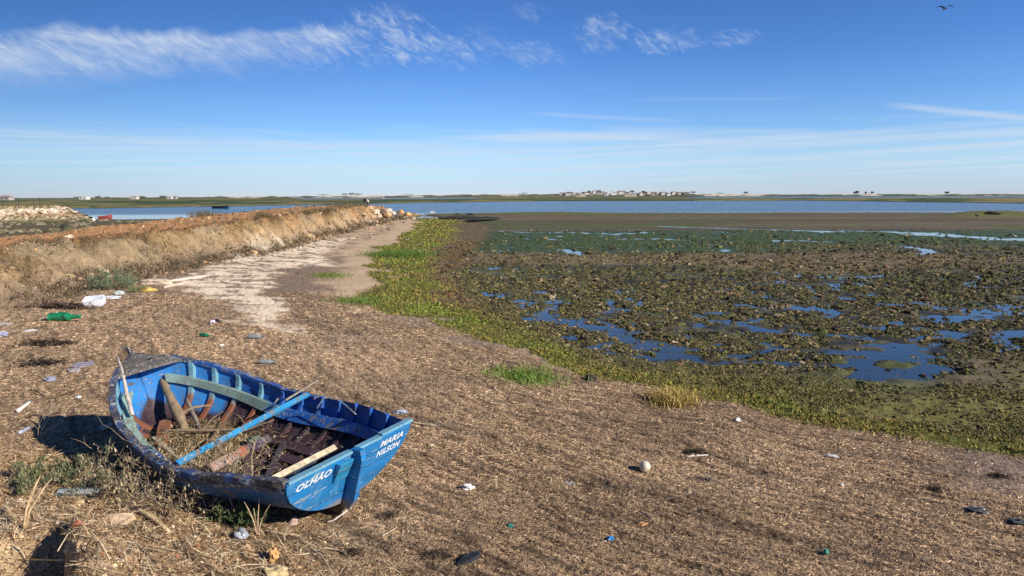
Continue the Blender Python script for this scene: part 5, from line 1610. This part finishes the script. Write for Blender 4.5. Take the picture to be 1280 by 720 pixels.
# ------------------------------------------------------------------ stone breakwater at far left
def breakwater():
    root_p = gp(40, 276, -.45)
    mb = MB()
    x1, y1 = gp(84, 273, -.45); x0, y0 = gp(-160, 285, -.45)
    N, Mx = 90, 16; vs = []; cc = []
    for i in range(N+1):
        f = i/N; cx = x1+(x0-x1)*f; cy = y1+(y0-y1)*f
        hh = 1.95*min(1, (f*N/16))**.7
        for j in range(Mx+1):
            g_ = j/Mx
            yy = -1.0+g_*8.0
            prof_ = min(1, g_/.34)**.8 if g_ < .5 else min(1, (1-g_)/.3)**.8
            zz = hh*prof_
            if .12 < g_ < .2: zz *= .9
            k = random.uniform(-.16, .16)
            vs.append((cx+random.uniform(-.25, .25), cy+yy+random.uniform(-.2, .2), -.6+zz+k*min(1, hh)))
            t = zz/1.95
            if t < .28: c = random.choice([(.35, .28, .17), (.14, .11, .06), (.45, .38, .25)])
            elif t < .5: c = random.choice([(.20, .15, .07), (.30, .22, .10), (.12, .10, .05), (.5, .32, .22)])
            elif t < .93: c = random.choice([(.62, .52, .40), (.72, .62, .50), (.50, .41, .30), (.34, .26, .18)])
            else: c = random.choice([(.30, .22, .10), (.45, .36, .22), (.2, .16, .08)])
            cc.append(c)
    fs = []
    w = Mx+1
    for i in range(N):
        for j in range(Mx): fs.append((i*w+j, (i+1)*w+j, (i+1)*w+j+1, i*w+j+1))
    fs = [f[::-1] for f in fs]
    mb.add(vs, fs); mb.c = cc
    o = mb.build('breakwater', M_rock)
    return tag(o, 'pale rubble stone breakwater reaching into the channel at the far left', 'breakwater')
breakwater()
for i, (px, lab) in enumerate(((6, 'leftmost thin dark post on the stone breakwater'), (25, 'second thin dark post from the left on the breakwater'), (44, 'third thin dark post on the breakwater, pair with its neighbour'), (52, 'rightmost thin dark post on the breakwater top'))):
    x0, y0 = gp(px, 277, -.45); y0 += 2.5; x0 = x0*(y0/(y0-2.5))
    mb = MB(); mb.tube([(0, 0, 0), (.02, 0, .9), (.03, 0, 1.25+.2*(i % 2))], [.05, .045, .04], 6, (.06, .05, .04))
    o = mb.build('post', M_wood); o.location = (x0, y0, 1.05); tag(o, lab, 'post', 'thin posts on the breakwater')

# ------------------------------------------------------------------ small boats
def skiff(px, py, ln, col, label, yaw=0.0, inner_c=(.3, .3, .28), cabin=None, z=-.5):
    x0, y0 = gp(px, py, z); root = empty('small_boat', (x0, y0, z), (0, 0, yaw)); mb = MB(); vs = []
    K = 10
    for k in range(K+1):
        u = k/K; b = .5*ln*.34*(1-max(0, (u-.45)/.55)**2.2) if u < 1 else 0.01; b = max(b, .01); zs = .55+.28*u*u
        x_ = (u-.5)*ln
        vs += [(x_, -b, zs), (x_*.97, -b*.7, .12), (x_*.97, 0, 0), (x_*.97, b*.7, .12), (x_, b, zs), (x_*.96, b*.86, zs-.02), (x_*.92, 0, .22), (x_*.96, -b*.86, zs-.02)]
    fs = []
    for k in range(K):
        for j in range(8): fs.append((k*8+j, k*8+(j+1) % 8, k*8+8+(j+1) % 8, k*8+8+j))
    fs.append((0, 1, 2, 3, 4, 5, 6, 7)[::-1]); mb.add(vs, fs, col); mb.build('hull', M_plastic, root)
    for xx, ww in ((-.05, .28), (.2, .22)):
        mb = MB(); mb.box((xx*ln, 0, .47), (.2, ln*ww, .04), None, inner_c); mb.build('thwart', M_plastic, root)
    if cabin:
        mb = MB(); mb.box((-.42*ln, 0, .75), (.3, .3, .6), None, cabin); mb.build('outboard_motor', M_plastic, root, bevel=.05)
    tag(root, label, 'boat'); return root
skiff(132, 275, 1.8, (.26, .06, .05), 'small red boat moored at the water edge on the left', .3, z=-.70)
skiff(276, 260.3, 4.5, (.02, .03, .06), 'dark low boat afloat in the channel at left', .0)
skiff(472, 247.8, 22, (.80, .82, .84), 'white boat in the far water strip right of the two people', .2)
x0, y0 = gp(117, 276, -.45)
mb = MB(); mb.lathe([(0, 0), (.16, .03), (.2, .15), (.16, .3), (.06, .4), (.03, .5), (0, .5)], 12, None, (0, 0, 0), (.75, .76, .78)); o = mb.build('buoy', M_plastic, smooth=True); o.location = (x0, y0, -.5)
tag(o, 'white buoy on the water left of the small red boat', 'buoy')
x0, y0 = gp(540, 266.5, -.4)
mb = MB(); mb.box((0, 0, .2), (.75, .5, .4), None, (.62, .62, .62)); o = mb.build('white_crate', M_plastic, bevel=.04); o.location = (x0, y0, -.42); tag(o, 'white crate at the channel edge right of the boulder heap', 'crate')
# dark mussel posts / low rocks by the shore
for i, (px, py, s, lb) in enumerate(((572, 268, .35, 'dark low rock at the channel edge, left one of the shore pair'), (588, 268.5, .4, 'dark low rock at the channel edge, right one of the shore pair'), (1241, 267.5, .5, 'dark hummock rock on the shore at the far right'), (80, 284, .4, 'dark low rock on the mud below the breakwater tip'))):
    rock(px, py, s, (.035, .035, .035), lb, None, (1.8, .8, .5))
rock(602, 276, 1.2, (.03, .03, .03), 'long black mussel covered rock on the mud by the channel', None, (3.6, .8, .25))
rock(570, 274, 1.2, (.035, .03, .03), 'black mussel covered rock left of the long black one', None, (2.6, .8, .25))
# birds
def bird(loc, span, label, yaw=0.0, stand=False, col=(.08, .08, .09)):
    mb = MB()
    if stand:
        mb.tube([(-.22, 0, .34), (-.1, 0, .38), (.08, 0, .42), (.16, 0, .50), (.20, 0, .58), (.27, 0, .575), (.36, 0, .56)], [.02, .09, .09, .05, .05, .03, .008], 8, col)
        mb.tube([(0, .03, .34), (0, .03, 0)], .012, 5, (.1, .08, .05)); mb.tube([(0, -.03, .34), (0, -.03, 0)], .012, 5, (.1, .08, .05))
    else:
        mb.tube([(-.30, 0, 0), (-.2, 0, .01), (0, 0, .02), (.16, 0, .03), (.24, 0, .02), (.32, 0, .0)], [.02, .06, .08, .06, .045, .008], 8, (.5, .5, .5))
        for s in (1, -1):
            vs = [(.10, 0, .03), (-.10, 0, .03), (.16, s*span*.22, .20), (-.04, s*span*.22, .20), (.06, s*span*.40, .17), (-.06, s*span*.38, .17), (-.08, s*span*.52, .03)]
            vs += [(a, b, c+.018) for a, b, c in vs]
            f = [(0, 1, 3, 2), (2, 3, 5, 4), (4, 5, 6)]; f2 = [tuple(q+7 for q in reversed(k)) for k in f]
            mb.add(vs, f+f2+[(0, 2, 9, 7), (2, 4, 11, 9), (4, 6, 13, 11), (1, 8, 10, 3), (3, 10, 12, 5), (5, 12, 13, 6)], col)
    o = mb.build('bird', M_cloth, smooth=False); o.location = loc; o.rotation_euler = (0, 0, yaw)
    return tag(o, label, 'bird')
d = ray(1181, 11); bird(Vector((0, 0, CAM_H))+d*62, 1.25, 'dark gull gliding with spread wings in the sky at upper right', 1.45, col=(.02, .03, .06))
x0, y0 = gp(1221, 271, -.2); bird((x0, y0, HZ(x0, y0)), 1, 'dark wading bird standing on the shore at the right', 2.9, True, (.04, .05, .08))

# ------------------------------------------------------------------ houses on the far barrier island
M_wall = vcmat('render_wall', .9, 2, .12, 0)
M_roof = vcmat('roof_tiles', .9, 2, .2, 0)
def ang_pt(px, r):
    d = ray(px, 245); h = Vector((d.x, d.y, 0)).normalized(); return h.x*r, h.y*r
def house(px, r, w, dp, h, wc, rc, label, group=None, flatroof=False, yaw=0.0):
    x0, y0 = ang_pt(px, r); z = HZ(x0, y0)
    root = empty('house', (x0, y0, z), (0, 0, yaw)); mb = MB()
    mb.box((0, 0, h/2-.5), (w, dp, h+1), None, wc); mb.build('wall', M_wall, root)
    mb = MB()
    if flatroof: mb.box((0, 0, h+.15), (w+.5, dp+.5, .3), None, rc)
    else:
        a, b_ = w/2+.4, dp/2+.4; k = 1.9
        mb.add([(-a, -b_, h), (a, -b_, h), (a, b_, h), (-a, b_, h), (-a*.75, 0, h+k), (a*.75, 0, h+k)], [(0, 1, 5, 4), (2, 3, 4, 5), (1, 2, 5), (3, 0, 4), (3, 2, 1, 0)], rc)
    mb.build('roof', M_roof, root)
    nw = max(2, int(w/5))
    for k in range(nw):
        mb = MB(); mb.box((-w/2+w*(k+.5)/nw, -dp/2-.03, h*.55), (1.4, .1, 1.3), None, (.03, .04, .05)); mb.build('window', M_plastic, root)
    tag(root, label, 'house', group); return root
HG = 'houses of the village on the far island'
rnd = random.Random(77)
xs_ = [703, 709, 716, 722, 727, 733, 739, 744, 749, 753, 757, 762, 766, 771, 775, 779, 784, 788, 793, 797, 801, 806, 811, 816, 822, 828, 835, 842, 850, 858]
for i, px in enumerate(xs_):
    w = rnd.uniform(7, 13); h = rnd.uniform(2.8, 5.4); r_ = rnd.uniform(1415, 1480)
    wc = rnd.choice([(.66, .66, .66), (.58, .54, .50), (.66, .66, .67), (.42, .33, .29), (.48, .47, .46)])
    rc = rnd.choice([(.24, .13, .10), (.26, .25, .24), (.28, .17, .13), (.52, .5, .48)])
    h = max(h, 4.6) if px in (744, 793, 757, 775, 801) else h
    wd = 'white' if wc[0] > .62 else ('cream' if wc[0] > .55 else ('brown' if wc[2] < .35 else 'grey'))
    rd_ = 'reddish' if rc[0]/rc[2] > 2 else ('pale' if rc[0] > .5 else 'grey')
    hh_ = 'tall' if h > 4.5 else ('low' if h < 3.6 else 'middle sized')
    house(px, r_, w, 8, h, wc, rc, f'{hh_} {wd} house with a {rd_} roof among the far island village', HG, rc[0] > .5, rnd.uniform(-.3, .3))
house(105.5, 1000, 9, 8, 3.0, (.66, .65, .62), (.7, .68, .64), 'lone white house on the far shore above the small red boat', None, True)
house(8, 900, 10, 8, 3.0, (.40, .36, .32), (.28, .2, .17), 'lone house at the far left behind the breakwater', None)
house(212, 1150, 7, 7, 3.6, (.50, .48, .48), (.5, .48, .46), 'small grey white house on the far shore, left of centre left', None, True)
house(218.5, 1160, 5, 6, 2.8, (.42, .40, .39), (.28, .2, .17), 'small pale house with a brownish roof right beside the grey white one', None)
house(168, 1100, 9, 7, 3.0, (.6, .58, .54), (.4, .35, .3), 'low pale house halfway between the two lone far shore houses', None)

# ---- trees on the island: trunk + leafy crown each
def tree(px, r, h, w, seed, label, group=None, col=((.05, .07, .035), (.07, .09, .045), (.04, .05, .03))):
    x0, y0 = ang_pt(px, r); z = HZ(x0, y0); root = empty('tree', (x0, y0, z))
    mb = MB(); mb.tube([(0, 0, -.3), (.1, 0, h*.3), (.0, .1, h*.65)], [h*.05, h*.04, h*.02], 6, (.09, .07, .05))
    for a in range(4): mb.tube([(0, 0, h*.35), (math.cos(a*1.6)*w*.25, math.sin(a*1.6)*w*.25, h*.62)], [h*.02, h*.008], 5, (.09, .07, .05))
    mb.build('trunk', M_wood, root)
    nb = 260; rs = np.random.default_rng(seed); q = rs.normal(0, 1, (nb, 3)); q /= np.linalg.norm(q, axis=1)[:, None]; q *= rs.uniform(.3, 1, (nb, 1))**.5
    q = q*np.array([w/2, w/2, h*.33])*(1+.25*np.sin(q[:, :1]*5+seed))+np.array([0, 0, h*.66])
    strands('crown', q, nb, rs.uniform(.12, .26, nb)*h, rs.uniform(.08, .16, nb)*h, pal(col, nb), M_leaf, pitch=.6, curl=.3, parent=root)
    tag(root, label, 'tree', group); return root
TG = 'dark trees and bushes on the far island'
specs = [(736, 1470, 7.5, 8), (749, 1475, 8.5, 7), (712, 1480, 6, 14), (729, 1482, 6, 10), (765, 1478, 6, 8), (790, 1478, 7.5, 12), (804, 1475, 7.5, 10), (818, 1480, 5.5, 12), (832, 1480, 5, 10), (846, 1478, 5, 9), (866, 1480, 5, 14),
         (431, 1460, 5, 18), (440, 1462, 6, 18), (448, 1460, 4.5, 15), (404, 1470, 4, 20), (932, 1470, 5.5, 8), (1071, 1470, 7, 7), (1068, 1468, 5, 6), (1082, 1468, 4.5, 5), (1090, 1470, 5, 5), (1183, 1450, 5.5, 7),
         (98, 1300, 4.5, 12), (122, 1300, 5, 10), (133, 1310, 4, 12), (178, 1310, 5, 14), (204, 1310, 5.5, 14), (275, 1400, 4, 18), (340, 1400, 4, 16), (510, 1470, 3.5, 26), (655, 1470, 4, 22), (900, 1470, 3.5, 20)]
for i, (px, r_, h, w) in enumerate(specs):
    if px < 260: lb = 'dark tree on the low far shore above the breakwater side'
    elif px < 600: lb = 'dark bushy tree on the far island left of the village'
    elif px < 690: lb = 'low wide tree on the far island just left of the village'
    elif px < 880: lb = 'dark tree standing among the far island village houses'
    elif px < 1100: lb = 'dark small tree on the far island right of the village'
    else: lb = 'rightmost lone tree on the far island'
    tree(px, r_, h, w, i+3, lb, TG)

ORD = ['first', 'second', 'third', 'fourth', 'fifth', 'sixth', 'seventh', 'eighth', 'ninth', 'tenth', 'eleventh', 'twelfth']
bylab = {}
for o in COL.objects:
    if o.parent is None and o.get('group') and o.get('label'): bylab.setdefault((o['group'], o['label']), []).append(o)
for k, L_ in bylab.items():
    if len(L_) > 1:
        L_.sort(key=lambda o: math.atan2(o.location.x, o.location.y))
        for i, o in enumerate(L_): o['label'] = ORD[min(i, 11)]+' from left: '+k[1]
print('verts', len(V), 'rows', nr)
